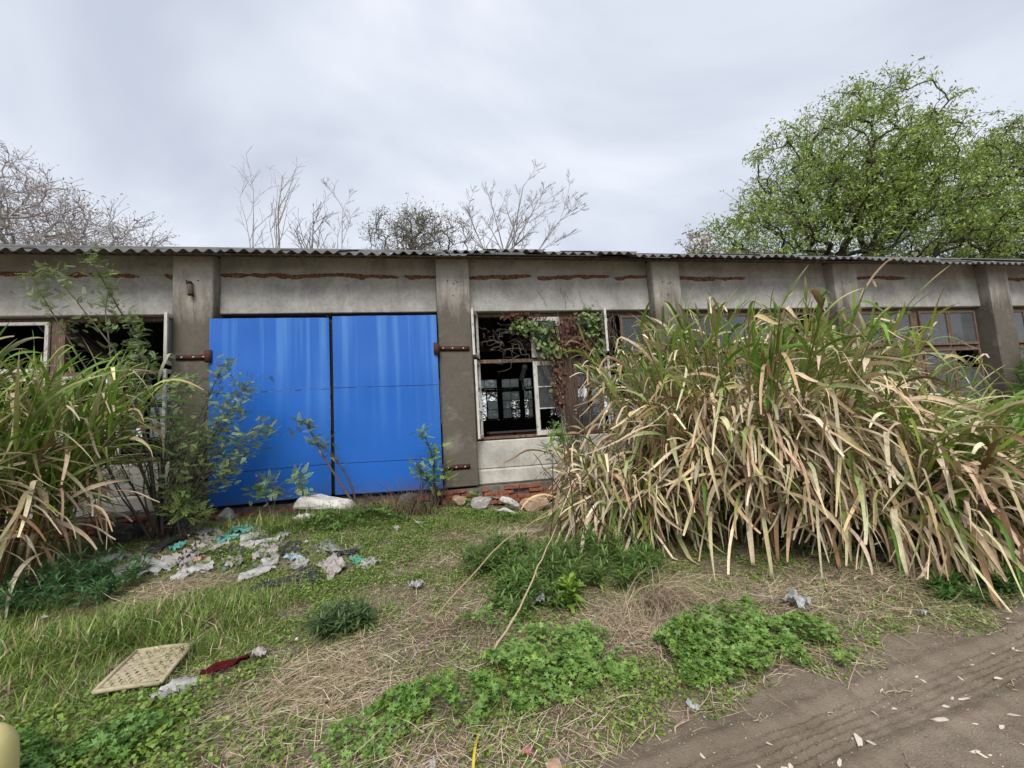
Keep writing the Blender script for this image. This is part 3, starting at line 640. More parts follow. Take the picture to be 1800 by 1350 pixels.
att = lobes([(44, yB+2, 17.5, 4.6, 4, 4.3, 1), (41.5, yB+1, 13, 4.4, 4, 3.5, .8), (48, yB+2, 13.5, 5, 4, 4.5, .8), (46, yB+2, 21, 2.5, 2.5, 2.3, .4)], 800, g)
make_tree('leafy_tree', 'green leafy tree at the far right edge above the roof', (45, yB+2, 0), trunk_pts(45, yB+2, 9, (.5, 0)), att, 24, np.array([.055, .045, .036]), .024, .5, 3, .12, 2.1, 3, .9,
          (28000, (.21, .21, .15), .265, [(.27, .39, .08), (.32, .43, .10), (.21, .31, .06)], .45, M_leaf), 'tree')
# budding tree at the left edge
g = np.random.default_rng(31)
att = lobes([(-20.5, yB, 11.6, 4.6, 3, 3.6, 1.3), (-16.8, yB, 11.0, 3.0, 2.5, 2.1, .8), (-24, yB, 13.5, 4, 3, 4, .8), (-14.6, yB, 10.6, 1.7, 1.8, 1.6, .35), (-20.3, yB, 14.2, 2., 2, 1.6, .25), (-18.3, yB, 12.5, 2., 2, 1.7, .3)], 620, g, .35)
make_tree('budding_tree', 'grey twiggy tree with pale opening buds above the roof at left', (-20.5, yB, 0), trunk_pts(-20.5, yB, 8.5), att, 32, np.array([.36, .335, .325]), .016, .7, 4, .12, 2.3, 5, .85,
          (13500, (.10, .10, .08), .14, [(.62, .57, .56), (.50, .45, .44), (.68, .64, .60), (.48, .49, .38)], 0., M_dry), 'tree')
# bare trees: forking branches
def fork_tree(name, label, base, leaders, seed, bark, depth, group=None, trop=.10, ang=(.35, .75), wand=.07, kids=(4, 6), ratio=(.34, .56), rmin=.0075):
    """leaders: (start, direction, length, radius) of the main limbs in world space"""
    g = np.random.default_rng(seed); b0 = np.asarray(base, float); T = empty(name, base); tag(T, label, 'tree', group); S0, S1, R0, R1 = [], [], [], []
    def grow(p, d, L, r, k):
        n = 7 if k > 1 else 5; step = L/n; pts = [p]; ds = []
        for i in range(n):
            d = d+g.normal(0, wand*(1.3 if k < 2 else 1), 3)*[1, .7, .6]+np.array([0, 0, trop*(.35 if k > 1 else .2)]); d = d/np.linalg.norm(d); q = pts[-1]+d*step
            ra, rb = r*(1-.72*i/n), r*(1-.72*(i+1)/n); S0.append(pts[-1]); S1.append(q); R0.append(max(ra, rmin)); R1.append(max(rb, rmin)); pts.append(q); ds.append(d)
        if k == 0: return
        side = 1
        for m in range(g.integers(*kids)):
            j = g.integers(2 if k > 1 else 1, n+1); a_ = g.uniform(*ang); ax = np.array([side*math.cos(a2 := g.normal(0, .8)), math.sin(a2), g.normal(.1, .2)]); side = -side
            dd = ds[j-1]*math.cos(a_)+ax*math.sin(a_); grow(pts[j], dd/np.linalg.norm(dd), L*g.uniform(*ratio)*(1.1-.45*j/n), max(r*(1-.72*j/n)*.75, rmin), k-1)
    for (p, d, L, r) in leaders: d = np.asarray(d, float); grow(np.asarray(p, float), d/np.linalg.norm(d), L, r, depth)
    V, F = tubes(np.array([b0, *S0])-b0, np.array([leaders[0][0], *S1])-b0, [leaders[0][3]*1.5, *R0], [leaders[0][3], *R1], 5); n = len(S0)+1
    mk('trunk', V, F, M_bark, T, jit(bark, n, .1, g).repeat(10, 0), True); return T
SG = 'bare saplings behind the roof'; BK = np.array([.36, .33, .31])
fork_tree('bare_sapling', 'tallest bare forked sapling above the roof over the blue door', (-7.9, yB, 0), [((-7.9, yB, 8.8), (.13, 0, 1), 5.9, .06), ((-7.9, yB, 8.8), (-.22, 0, 1), 3.6, .04), ((-7.9, yB, 9.2), (-.02, 0, 1), 5.2, .042)], 41, BK, 2, SG)
fork_tree('bare_sapling', 'thin bare sapling leftmost above the blue door', (-9.1, yB, 0), [((-9.1, yB, 9.), (.02, 0, 1), 4.9, .04), ((-9.1, yB, 9.8), (-.05, 0, 1), 3.9, .03)], 42, BK, 2, SG)
fork_tree('bare_sapling', 'bare dark-stemmed sapling in the middle of the group over the door', (-6.3, yB, 0), [((-6.3, yB, 9.), (.06, 0, 1), 3.9, .06), ((-6.3, yB, 9.5), (.3, 0, 1), 2.9, .035), ((-6.3, yB, 10), (-.3, 0, 1), 2.2, .03)], 43, BK*.6, 2, SG, kids=(5, 8))
fork_tree('bare_sapling', 'bushy bare sapling with drooping twigs, rightmost over the door', (-5.0, yB, 0), [((-5.0, yB, 8.8), (-.04, 0, 1), 4.5, .042), ((-5., yB, 9.2), (.2, 0, 1), 2.9, .034), ((-5., yB, 9.2), (-.25, 0, 1), 3.2, .034)], 44, BK, 3, SG, trop=.0, kids=(3, 6))
# dense twiggy bush-tree
g = np.random.default_rng(61)
att = lobes([(-1.6, yB-1, 10.9, 1.9, 1.8, 1.7, 1), (.4, yB-1, 10.7, 1.9, 1.6, 1.5, .9), (-.8, yB-1, 11.6, 1.3, 1.2, 1.0, .5)], 230, g, .1)
make_tree('twiggy_bush_tree', 'low dense twiggy tree with sparse olive leaves between the bare trees', (-.8, yB-1, 0), trunk_pts(-.8, yB-1, 8.6), att, 62, np.array([.19, .17, .15]), .013, .6, 4, .16, 2.4, 6, .7,
          (5500, (.12, .09, .07), .12, [(.20, .21, .11), (.26, .25, .14), (.16, .16, .10), (.36, .36, .28)], .1, M_leaf), 'tree')
# bare spreading tree
fork_tree('bare_spreading_tree', 'bare fan-shaped tree with curved branches above the roof right of centre', (3.2, yB, 0), [((3.3, yB, 9.2), (.33, 0, 1), 6.0, .075), ((3.3, yB, 9.2), (.62, 0, 1), 5.6, .06), ((3.3, yB, 9.0), (-.15, 0, 1), 5.0, .055), ((3.3, yB, 8.8), (1.1, 0, .9), 5.4, .05), ((3.3, yB, 8.8), (-.42, 0, .9), 3.4, .04)], 45, BK*.85, 3, None, .06, (.35, .8), .06, (5, 8), (.34, .56), .0075)
# dry seed tufts left of the big tree
g = np.random.default_rng(81)
make_tree('dry_sapling', 'small sapling with dry tan seed tufts left of the big green tree', (15.2, yB-1, 0), trunk_pts(15.2, yB-1, 8.8), lobes([(15.2, yB-1, 11.0, 1.2, 1, 1.1, 1)], 26, g), 82, BK, .018, .9, 3, .1, 2.5, 3, .5,
          (420, (.10, .10, .08), .2, [(.42, .30, .20), (.34, .24, .15)], .2, M_dry), 'tree')
# yellow-green shrubs seen through the rear windows
for i, (x, h) in enumerate(((3.0, 3.7), (5.2, 3.4))):
    g = np.random.default_rng(90+i); att = lobes([(x, 19.3, h*.55, 1.25, .7, h*.45, 1)], 90, g)
    make_tree('garden_shrub', ('yellow-green shrub seen through the open rear window', 'yellow-green shrub behind the rear window, farther right')[i], (x, 19.6, .1), trunk_pts(x, 19.6, .9), att, 92+i, GB, .008, .3, 3, .1, 2.3, 2, .3,
              (5200, (.13, .13, .12), .16, [(.30, .33, .03), (.20, .28, .03), (.38, .36, .05)], .2, M_leaf), 'shrub', 'shrubs behind the workshop')

# ------------------------------------------------------------------ tall cane-grass clumps
TAN = [(.63, .505, .335), (.75, .635, .455), (.47, .345, .205), (.25, .155, .085), (.69, .565, .39)]
GRN = [(.14, .27, .03), (.20, .33, .045), (.10, .20, .028), (.29, .38, .065)]
def cane_clump(label, cx, cy, rx, ry, ncul, h0, h1, seed, nparts, lpc=13, dry_lo=.55, dry_hi=.78, lean=(0, 0), llen=(.7, 1.25), arch=.0, wid=.05, skirt=300, floor_out=.7, sk_len=(.7, 1.3), face=.0, dry_top=.2):
    g = np.random.default_rng(seed); z0 = float(hgt(cx, cy)); T = empty('cane_grass_clump', (cx, cy, z0)); tag(T, label, 'tall grass', 'tall cane grass clumps')
    rr = np.sqrt(g.random(ncul)); an = g.uniform(0, 2*math.pi, ncul); ox, oy = rr*np.cos(an), rr*np.sin(an)
    bx, by = ox*rx*.62, oy*ry*.62; h = g.uniform(h0, h1, ncul)*(1-.15*rr**2)
    ln = .10+.42*rr**1.5; top = np.stack([bx+ox*h*ln+lean[0]*h, by+oy*h*ln+lean[1]*h, h], -1); bot = np.stack([bx, by, 0*h-.05], -1)
    # culms
    midp = bot*.5+top*.5; midp[:, :2] = bot[:, :2]*.68+top[:, :2]*.32
    a = Acc(); c = pick([(.22, .17, .07), (.16, .17, .05), (.28, .2, .1)], ncul, g).repeat(10, 0)
    V, F = tubes(bot, midp, np.full(ncul, .013), np.full(ncul, .011), 5); a.add(V, F, c); V, F = tubes(midp, top, np.full(ncul, .011), np.full(ncul, .006), 5); a.add(V, F, c)
    tag(a.build('stems', M_bark, T), kind='stuff')
    n = ncul*lpc; ci = np.repeat(np.arange(ncul), lpc); u = np.tile(np.linspace(.34, 1, lpc), ncul)+g.normal(0, .03, n); u = np.clip(u, .1, 1.)
    pos = np.where(u[:, None] < .5, bot[ci]+(midp-bot)[ci]*(u*2)[:, None], midp[ci]+(top-midp)[ci]*(u*2-1)[:, None])
    az = an[ci]+g.normal(0, 1, n)*(.7+1.5*(1-rr[ci])); L = g.uniform(*llen, n)*(1-.5*sstep(.75, 1., u)); Wd = wid*g.uniform(.4, 1.15, n)
    dryp = sstep(dry_hi, dry_lo, u)*.74+dry_top; dry = g.random(n) < dryp
    th0 = np.where(dry, g.uniform(.5, 1.25, n), g.uniform(.85, 1.5, n)); th0 = th0-arch
    bend = np.where(dry, g.uniform(1.2, 2.4, n), g.uniform(.35, 2.0, n)); bend = np.where(u > .93, bend*.45, bend)
    kin = np.where(dry & (g.random(n) < .8), g.uniform(.15, .75, n), np.where(g.random(n) < .25, g.uniform(.35, .85, n), 3.)); kth = -g.uniform(.35, 1.5, n)
    if skirt:
        # dead skirt hanging on the outside
        m = skirt; sa = g.uniform(0, 2*math.pi, m); sa = np.where(g.random(m) < face, -math.pi/2+g.normal(0, .8, m), sa); sr = g.uniform(.72, 1.06, m)
        sz = g.uniform(.22, .78, m)*(h0+h1)/2*.95
        sp_ = np.stack([np.cos(sa)*rx*sr*floor_out, np.sin(sa)*ry*sr*floor_out, sz*(1.15-.35*sr)], -1)
        pos = np.concatenate([pos, sp_]); az = np.concatenate([az, sa+g.normal(0, .85, m)]); L = np.concatenate([L, g.uniform(*sk_len, m)*g.uniform(.55, 1., m)]); Wd = np.concatenate([Wd, wid*g.uniform(.45, 1.25, m)])
        dry = np.concatenate([dry, g.random(m) < (.93 if arch < .1 else .68)]); th0 = np.concatenate([th0, g.uniform(-.4, 1.1, m)]); bend = np.concatenate([bend, g.uniform(.7, 2.2, m)])
        kin = np.concatenate([kin, np.where(g.random(m) < .75, g.uniform(.05, .6, m), 3.)]); kth = np.concatenate([kth, -g.uniform(.45, 1.5, m)]); n = len(pos)
    tw = g.normal(0, 1.3, n)
    gz = hgt(cx+pos[:, 0], cy+pos[:, 1])-z0
    azd_ = g.normal(0, .6, n); nseg = 10; V, s = blades(pos, az, th0, L, Wd, bend, nseg, 1.35, kin, kth, .16, tw, azd_, 'leaf')
    V2, _ = blades(pos, az, th0, L, Wd, bend, nseg, 1.35, kin, kth, .16, tw, azd_, 'blunt'); V[dry] = V2[dry]
    # leaves that reach the soil lie on it
    gzv = hgt(cx+V[..., 0], cy+V[..., 1])-z0+.012+.05*g.random((n, 1, 1)); low = V[..., 2] < gzv; V[..., 2] = np.where(low, gzv, V[..., 2])
    ct = pick(TAN, n, g, [.30, .22, .22, .12, .14]); cg = pick(GRN, n, g); c0 = np.where(dry[:, None], ct, cg); tipd = (g.random(n) < .5)[:, None]
    c1 = np.where(dry[:, None], ct*g.uniform(.75, 1.2, (n, 1)), np.where(tipd, pick(TAN, n, g)*.9, cg*1.15)); half = dry & (g.random(n) < .18); c0[half] = pick(GRN, half.sum(), g)
    C = blade_cols(c0, c1, s, 3, 1.6).reshape(n, -1, 3)
    mid = V[:, nseg//2, 1]+np.array([cx, cy, z0]); vis = np.linalg.norm(mid-EYE, axis=1)+.25*g.random(n)+.0*u[:1]
    order = np.argsort(vis); near = order[:nparts]; rest = order[nparts:]
    Fs = strip_faces(1, nseg, 3)
    for j in near: mk('leaf', V[j], Fs, M_dry if dry[j] else M_leaf, T, C[j].reshape(-1, 3), True)
    for nm, sel, mt in (('dry_foliage', rest[dry[rest]], M_dry), ('green_foliage', rest[~dry[rest]], M_leaf)):
        if len(sel): tag(mk(nm, V[sel], strip_faces(len(sel), nseg, 3), mt, T, C[sel].reshape(-1, 3), True), kind='stuff')
    return T
cane_clump('big cane grass mound in front of the third pillar, green top over tan dead skirt', 3.85, 4.85, 1.75, 1.45, 170, 2.25, 2.85, 101, 300, 13, .5, .8, llen=(.5, 1.0), wid=.040, skirt=1250, face=.55, sk_len=(.6, 1.3), floor_out=.84, dry_top=.3)
cane_clump('fountain-like cane clump nearest the road with long streaming green and tan leaves', 5.0, 3.95, 1.15, 1.05, 75, 1.0, 1.5, 102, 300, 12, .35, .85, (.08, -.06), (.8, 1.5), .3, .042, 560, .88, (.9, 1.6), .6, .25)
cane_clump('arching cane clump at the right picture edge beside the last pillar', 7.0, 4.3, 1.3, 1.1, 70, .85, 1.35, 103, 160, 12, .45, .85, (.05, -.05), (.8, 1.5), .3, .042, 420, .85, (.9, 1.5), .5, .3)
cane_clump('low clump of dead cane leaves spilling left below the window', 2.35, 5.2, .85, .85, 34, .7, 1.3, 104, 140, 11, .8, 1.0, (-.10, -.03), (.5, 1.0), .1, .036, 330, .9, (.5, 1.), .4, .3)
cane_clump('taller cane clump close to the wall between the third and fourth pillars', 6.8, 5.9, 1.5, .6, 75, 1.8, 2.35, 106, 60, 12, .5, .95, (0, -.02), (.5, 1.0), .1, .038, 130, .7, (.7, 1.2), .4, .4)
cane_clump('tall mostly green cane clump at the left picture edge', -4.9, 5.1, 1.15, 1.1, 130, 1.85, 2.5, 105, 280, 15, .25, .5, (.0, -.02), (.6, 1.15), .0, .036, 300, .78, (.7, 1.2), .35, .12)

# ------------------------------------------------------------------ shrubs with small pinnate leaves
def pinnate():
    V, F = [], []
    for i in range(5):
        x = .15+.17*i
        for s in (-1, 1):
            k = len(V); l = .26*(1-.08*i)
            V += [(x-.02, 0, 0), (x+.13, s*l*.5, .035), (x+.12, s*l*1.1, -.01), (x-.03, s*l*.6, .03)]; F.append((k, k+1, k+2, k+3))
    k = len(V); V += [(.95, 0, 0), (1.08, .09, .02), (1.25, 0, -.02), (1.08, -.09, .02)]; F.append((k, k+1, k+2, k+3))
    k = len(V); V += [(0, -.012, 0), (0, .012, 0), (1, .008, 0), (1, -.008, 0)]; F.append((k, k+1, k+2, k+3))
    return np.array(V, float), [np.array(F)]
PV, PFc = pinnate()
def shrub(name, label, base, stems, seed, nleaf, size, pal, rtip=.004, fill=None, bark=(.12, .10, .085), spread=.05, group=None, cat='shrub', tipsonly=.45):
    """stems: list of tip points in world space; fill: lobes for the twiggy middle"""
    g = np.random.default_rng(seed); base = np.asarray(base, float); T = empty(name, base); tag(T, label, cat, group); a = Acc(); spots = []; dirs = []
    tips = [np.asarray(t, float) for t in stems]
    if fill is not None: tips += list(lobes(fill[0], fill[1], g, .4))
    for ti, t in enumerate(tips):
        L = np.linalg.norm(t-base); n = 9; s = np.linspace(0, 1, n)[:, None]
        st = base+np.array([g.normal(0, .05), g.normal(0, .05), 0]); bow = np.array([g.normal(0, .06), g.normal(0, .06), .10])*L
        st_pts = st+(t-st)*s + bow*np.sin(math.pi*s)*.8 + np.cumsum(g.normal(0, .012*L/2, (n, 3)), 0)*np.sin(math.pi*s)
        r = rtip*(1+2.2*(1-s[:, 0]))*(.7+.25*L); V, F = polytube(st_pts-base, r, 5); a.add(V, F, jit(bark, 1, .12, g).repeat(len(V), 0))
        k = g.integers(3, n, 4)
        for j in k:   # side twigs
            d = (st_pts[j]-st_pts[j-1]); d = d/np.linalg.norm(d)+g.normal(0, .5, 3); d /= np.linalg.norm(d); e = st_pts[j]+d*g.uniform(.1, .3)*min(1, L*.6)
            V, F = polytube(np.array([st_pts[j], (st_pts[j]+e)/2+g.normal(0, .01, 3), e])-base, [rtip*.9, rtip*.7, rtip*.4], 4); a.add(V, F, jit(bark, 1, .12, g).repeat(len(V), 0)); spots += [e, (st_pts[j]+e)/2]
        w_ = 4 if ti < len(stems) else 1; spots += ([st_pts[-1]]*5+[(st_pts[-1]+st_pts[-2])/2]*5+[st_pts[-2]]*4+[st_pts[-3]]*3+[st_pts[-4]])*w_
    a.build('stems', M_bark, T)
    spots = np.array(spots); k = g.integers(0, len(spots), nleaf); pos = spots[k]+g.normal(0, spread, (nleaf, 3))-base
    R = rot_xyz(g.normal(0, .5, nleaf), g.normal(-.15, .5, nleaf), g.uniform(0, 6.28, nleaf))
    V, F, C = inst(PV, PFc, pos, R, size*g.uniform(.5, 1.25, nleaf), pick(pal, nleaf, g)); tag(mk('foliage', V, F, M_leaf, T, C), kind='stuff'); return T
GG = [(.23, .32, .13), (.28, .37, .15), (.18, .26, .10), (.32, .40, .14)]
shrub('thorny_shrub', 'leafy shrub with tall shoots in front of the first pillar and blue door', (-3.6, 6.2, .25),
      [(-4.6, 6.3, 4.02), (-4.42, 6.35, 3.6), (-5.25, 6.3, 3.72), (-5.02, 6.25, 3.86), (-4.1, 6.3, 3.2), (-3.95, 6.2, 2.7), (-2.62, 6.2, 2.2), (-2.32, 6.1, 1.64), (-2.92, 6.25, 2.55), (-2.75, 6.15, 1.9), (-2.5, 6.1, 1.35), (-3.3, 6.1, 2.3), (-3.0, 6.05, 1.6), (-2.7, 6., 1.1), (-3.2, 5.95, .95)],
      201, 3000, .092, GG, .0036, ([(-3.7, 6.2, 1.7, .8, .5, .8, 1), (-3.2, 6.1, 1.35, .6, .4, .7, .7)], 30), spread=.07)
shrub('sapling', 'thin leaning sapling against the gap between the blue door leaves', (-1.30, 6.45, .33), [(-1.92, 6.35, 1.68), (-1.78, 6.4, 1.4)], 202, 80, .12, [(.18, .25, .10), (.23, .3, .12)], .006, None, cat='sapling')
shrub('sapling', 'bright green sapling with dark stems at the right edge of the blue door', (-.10, 6.5, .33), [(-.28, 6.4, 1.45), (-.12, 6.4, 1.2), (-.38, 6.35, .95), (.02, 6.4, .85), (-.2, 6.35, .75)], 203, 170, .125, [(.24, .40, .07), (.17, .30, .07), (.30, .46, .09)], .006, None, (.075, .05, .045), cat='sapling')
shrub('sapling', 'small pale green sapling at the foot of the left door leaf', (-2.40, 6.3, .34), [(-2.40, 6.3, .92), (-2.52, 6.28, .8), (-2.28, 6.3, .78)], 204, 95, .12, [(.32, .42, .17), (.25, .36, .12)], .004, None, cat='sapling')
shrub('sapling', 'small pale green sapling just left of the white slab', (-2.03, 6.4, .36), [(-2.04, 6.35, .92), (-1.93, 6.35, .75)], 205, 60, .12, [(.32, .42, .17), (.25, .36, .12)], .004, None, cat='sapling')
shrub('sapling', 'low leafy sapling beside the dark block at the foot of the first pillar', (-3.25, 6.0, .28), [(-3.35, 5.9, .72), (-3.1, 5.9, .66), (-3.2, 5.85, .8), (-2.95, 5.9, .55)], 206, 150, .13, [(.32, .41, .15), (.25, .35, .12)], .004, None, cat='sapling')
shrub('sapling', 'leafy sapling between the cane clump and the window sill', (1.95, 6.5, .15), [(1.75, 6.4, 1.42), (1.9, 6.4, 1.3), (1.6, 6.4, 1.1)], 207, 110, .12, [(.2, .36, .09), (.25, .41, .1)], .005, None, cat='sapling')
shrub('sapling', 'green shrub against the last pillar at the right edge', (12.2, 6.4, .1), [(11.8, 6.4, 2.3), (12.3, 6.4, 2.6), (12.7, 6.4, 2.9), (11.6, 6.3, 1.9)], 208, 420, .2, [(.13, .25, .05), (.17, .29, .06)], .006, ([(12.2, 6.4, 1.8, .8, .4, .8, 1)], 12), cat='shrub')

# creeper on the window ---------------------------------------------------
g = np.random.default_rng(210); cb = np.array([2.3, 7.0, .45]); CR = empty('window_creeper', cb); tag(CR, 'creeper with green and dead red-brown leaves hanging over the open window', 'vine')
a = Acc()
for i in range(34):
    x = 2.33+g.normal(0, .10); zt = g.uniform(2.4, 3.5); n = 14; t = np.linspace(0, 1, n); wx = np.cumsum(g.normal(0, .03, n)); ex = g.normal(0, .45)*t**2
    V, F = polytube(np.stack([x+wx+ex, 7.17+.04*np.sin(t*5+i)-.03+.0*t, .45+(zt-.45)*t], -1)-cb, .0055, 4); a.add(V, F, jit((.12, .085, .065), 1, .2, g).repeat(len(V), 0))
for i in range(40):   # tangle hanging into the opening
    x = g.uniform(.95, 2.1); z = g.uniform(2.75, 3.3); n = 10; P_ = np.array([x, 7.22, z])+np.cumsum(g.normal(0, .055, (n, 3))*[1.3, .3, .9], 0); V, F = polytube(P_-cb, .004, 4); a.add(V, F, jit((.20, .17, .145), 1, .2, g).repeat(len(V), 0))
for i in range(20):
    x = g.uniform(3.0, 3.35); n = 8; P_ = np.array([x, 7.1, 3.45])+np.cumsum(np.stack([g.normal(0, .04, n), g.normal(0, .02, n), -np.abs(g.normal(.09, .04, n))], -1), 0); V, F = polytube(P_-cb, .004, 4); a.add(V, F, jit((.17, .13, .11), 1, .2, g).repeat(len(V), 0))
for i in range(5):
    x = 2.0+.25*i; n = 9; P_ = np.array([x, 7.14, 3.48])+np.cumsum(np.stack([g.normal(-.02, .03, n), np.zeros(n), np.abs(g.normal(.045, .03, n))], -1), 0); V, F = polytube(P_-cb, .003, 4); a.add(V, F, jit((.13, .10, .08), 1, .2, g).repeat(len(V), 0))
a.build('stems', M_bark, CR)
HEART = np.array([[0, 0, 0], [.35, .42, .06], [.8, .32, 0], [1.05, 0, -.1], [.8, -.32, 0], [.35, -.42, .06]]); HF = [np.array([[0, 1, 2, 3], [0, 3, 4, 5]])]
def creeper_leaves(specs, n, pal, size, nm, mat):
    p = lobes(specs, n, g, .2)-cb; R = rot_xyz(g.normal(0, .5, n), g.normal(1.0, .4, n), -math.pi/2+g.normal(0, .7, n)); V, F, C = inst(HEART, HF, p, R, size*g.uniform(.5, 1.3, n), pick(pal, n, g)); tag(mk(nm, V, F, mat, CR, C), kind='stuff')
creeper_leaves([(1.55, 7.12, 3.22, .32, .12, .16, 1), (1.9, 7.1, 3.0, .28, .12, .34, .9), (2.05, 7.1, 2.75, .22, .1, .16, .4), (2.72, 7.08, 3.3, .34, .14, .2, 1.1), (2.85, 7.1, 3.0, .22, .1, .3, .6), (2.0, 7.1, 2.1, .10, .06, .14, .08), (2.75, 7.1, 3.52, .15, .08, .08, .15)], 430, [(.20, .29, .09), (.14, .22, .07), (.28, .35, .13), (.10, .16, .06)], .085, 'green_leaves', M_leaf)
creeper_leaves([(2.35, 7.12, 3.05, .33, .1, .34, 1), (2.1, 7.12, 2.3, .14, .08, .7, .75), (1.5, 7.15, 3.4, .5, .06, .07, .3), (2.62, 7.12, 2.85, .2, .08, .25, .4)], 760, [(.13, .055, .04), (.10, .045, .033), (.17, .085, .06)], .06, 'dead_leaves', M_dry)

# ------------------------------------------------------------------ ground cover
def place(n, g, x0=-7.5, x1=9.5, y0=1.2, y1=6.95):
    """random ground points, denser near the camera's field"""
    y = y0+(y1-y0)*g.random(n)**1.25; x = g.uniform(x0, x1, n); ok = np.abs(x-.17*y) < 1.55*y+.5; return x[ok], y[ok]
def blob(x, y, bl):
    d = np.zeros_like(x)
    for (cx, cy_, rx, ry, w) in bl: d += w*np.exp(-((x-cx)/rx)**2-((y-cy_)/ry)**2)
    return d
LUSH = [(-2.4, 5.3, .9, .5, .45), (-1.95, 3.85, .75, .55, 1.3), (-2.7, 3.3, .9, .7, 1.2), (-3.6, 4.0, .7, .7, 1.0), (-2.3, 6.2, .7, .35, 1.3), (-1.6, 6.1, .9, .35, 1.1), (-.6, 6.3, .7, .3, .8), (-.85, 3.5, .22, .18, 1.5), (-1.25, 2.9, .45, .35, .5), (-2.3, 2.6, .8, .4, .6), (.9, 6.0, .8, .3, .7), (-.9, 5.2, .5, .4, .6), (5.6, 2.95, .5, .2, .8), (.2, 5.5, .6, .4, .4)]
STRAW = [(-.35, 3.0, .45, .45, 1.2), (-1.0, 2.7, .5, .35, 1.2), (.15, 3.6, .4, .6, 1.0), (-.2, 4.6, .6, .4, .8), (.7, 5.2, .5, .4, 1.1), (-2.6, 4.6, .5, .3, 1.3), (-.7, 2.2, .8, .4, 1.0), (1.7, 2.7, .7, .4, 1.0), (1.25, 2.9, .35, .4, .9), (.4, 2.0, .6, .3, .7), (-3.9, 4.9, .5, .5, .8), (2.6, 2.9, 1.2, .35, .8), (4.5, 3.2, 1.5, .35, .9)]
CLOV = [(-2.2, 5.2, .9, .5, .5), (-2.0, 2.55, .75, .38, 1.8), (-1.5, 2.2, .6, .3, 1.3), (-.2, 4.0, 1.0, .9, .8), (-.9, 4.2, .6, .5, .7), (-.7, 5.4, 1.2, .6, .9), (-.35, 2.3, .5, .3, .7), (.4, 2.4, .7, .35, .6), (1.2, 2.2, .7, .22, .8), (.15, 6.1, .9, .4, .8), (2.2, 2.55, .6, .25, .6), (-1.5, 3.0, .5, .4, .6)]
def offroad(x, y): u, v = road_uv(x, y); return sstep(-.22, .32, v+.5*(vn(x, y, .4, 3)-.5))**1.3
# short grass
def tip_strips(V):
    """(N,3,2,3) strips -> quad + pointed tip"""
    N = len(V); W = np.concatenate([V[:, :2].reshape(N, 4, 3), V[:, 2].mean(1)[:, None]], 1); b = (np.arange(N)*5)[:, None]
    return W, [np.array([[0, 1, 3, 2]])+b, np.array([[2, 3, 4]])+b]
g = np.random.default_rng(400); x, y = place(900000, g)
d = (.40+blob(x, y, LUSH)*1.0)*(.05+1.9*vn(x, y, .22, 1)**1.4)*offroad(x, y)*(1-.6*np.clip(blob(x, y, STRAW), 0, 1))*(y < 6.85); ok = g.random(len(x)) < d*.62; x, y = x[ok], y[ok]; n = len(x)
lush = np.clip(blob(x, y, LUSH), 0, 1.4); L = (.045+.13*lush*g.uniform(.3, 1.2, n)*(.45+1.1*vn(x, y, .4, 7)))*g.uniform(.6, 1.3, n)
V, s = blades(np.stack([x, y, hgt(x, y)-.005], -1), g.uniform(0, 6.28, n), g.uniform(.7, 1.5, n), L, np.maximum(.0046, L*.046)*g.uniform(.7, 1.3, n), g.uniform(.3, 1.9, n), 2, 1.5, thick3=False, prof='tip')
c = pick([(.17, .27, .045), (.22, .33, .06), (.12, .205, .035), (.32, .38, .11)], n, g, [.35, .3, .2, .15]); dryg = g.random(n) < .15; c[dryg] = pick(TAN, dryg.sum(), g)
W_, Ft = tip_strips(V); tag(mk('grass', W_, Ft, M_leaf, None, np.repeat(c, 5, 0)), 'short green grass growing in patches over the yard', 'grass', None, 'stuff'); print('grass', n)
# creeping small-leaved weeds
g = np.random.default_rng(401); x, y = place(950000, g); d = (.62+blob(x, y, CLOV)*.8)*(.06+2.0*vn(x, y, .2, 4)**1.7)*offroad(x, y)*(1-.5*np.clip(blob(x, y, STRAW), 0, 1)); ok = g.random(len(x)) < d*.6; x, y = x[ok], y[ok]; n = len(x)
z = hgt(x, y)+.006+.06*np.clip(blob(x, y, CLOV), .15, 1.3)*g.random(n); sz = g.uniform(.012, .028, n)*(1+.35*np.clip(blob(x, y, CLOV[:2]), 0, 1))
QL = np.array([[0, 0, 0], [.55, .38, .10], [1, 0, .0], [.55, -.38, .10]])
V, F, C = inst(QL, RHF, np.stack([x, y, z], -1), rot_xyz(g.normal(0, .4, n), g.normal(0, .4, n), g.uniform(0, 6.28, n)), sz, pick([(.18, .30, .045), (.23, .35, .06), (.13, .23, .04), (.29, .36, .10)], n, g))
tag(mk('creeping_weeds', V, F, M_leaf, None, C), 'low creeping small-leaved green weeds covering the yard', 'ground cover', None, 'stuff'); print('weeds', n)
# straw
g = np.random.default_rng(402); x, y = place(420000, g); d = (.30+blob(x, y, STRAW)*.8)*(.3+1.2*vn(x, y, .3, 6))*(.05+.95*offroad(x, y)+.12*np.exp(-(road_uv(x, y)[1]/.3)**2)); ok = g.random(len(x)) < d*.6; x, y = x[ok], y[ok]; n = len(x)
L = g.uniform(.04, .2, n)*np.where(g.random(n) < .1, 1.9, 1); th = g.normal(.1, .2, n); V, s = blades(np.stack([x, y, hgt(x, y)+.006+.04*g.random(n)*np.clip(blob(x, y, STRAW), .25, 1)], -1), g.normal(.25, 1.1, n)+np.where(g.random(n) < .5, math.pi, 0), th, L, g.uniform(.0022, .0052, n), g.normal(.2, .3, n), 2, 1.3, thick3=False, azd=g.normal(0, .8, n), twist=g.normal(0, 1.5, n), prof='tip')
gz = hgt(V[..., 0], V[..., 1])+.004; V[..., 2] = np.maximum(V[..., 2], gz)
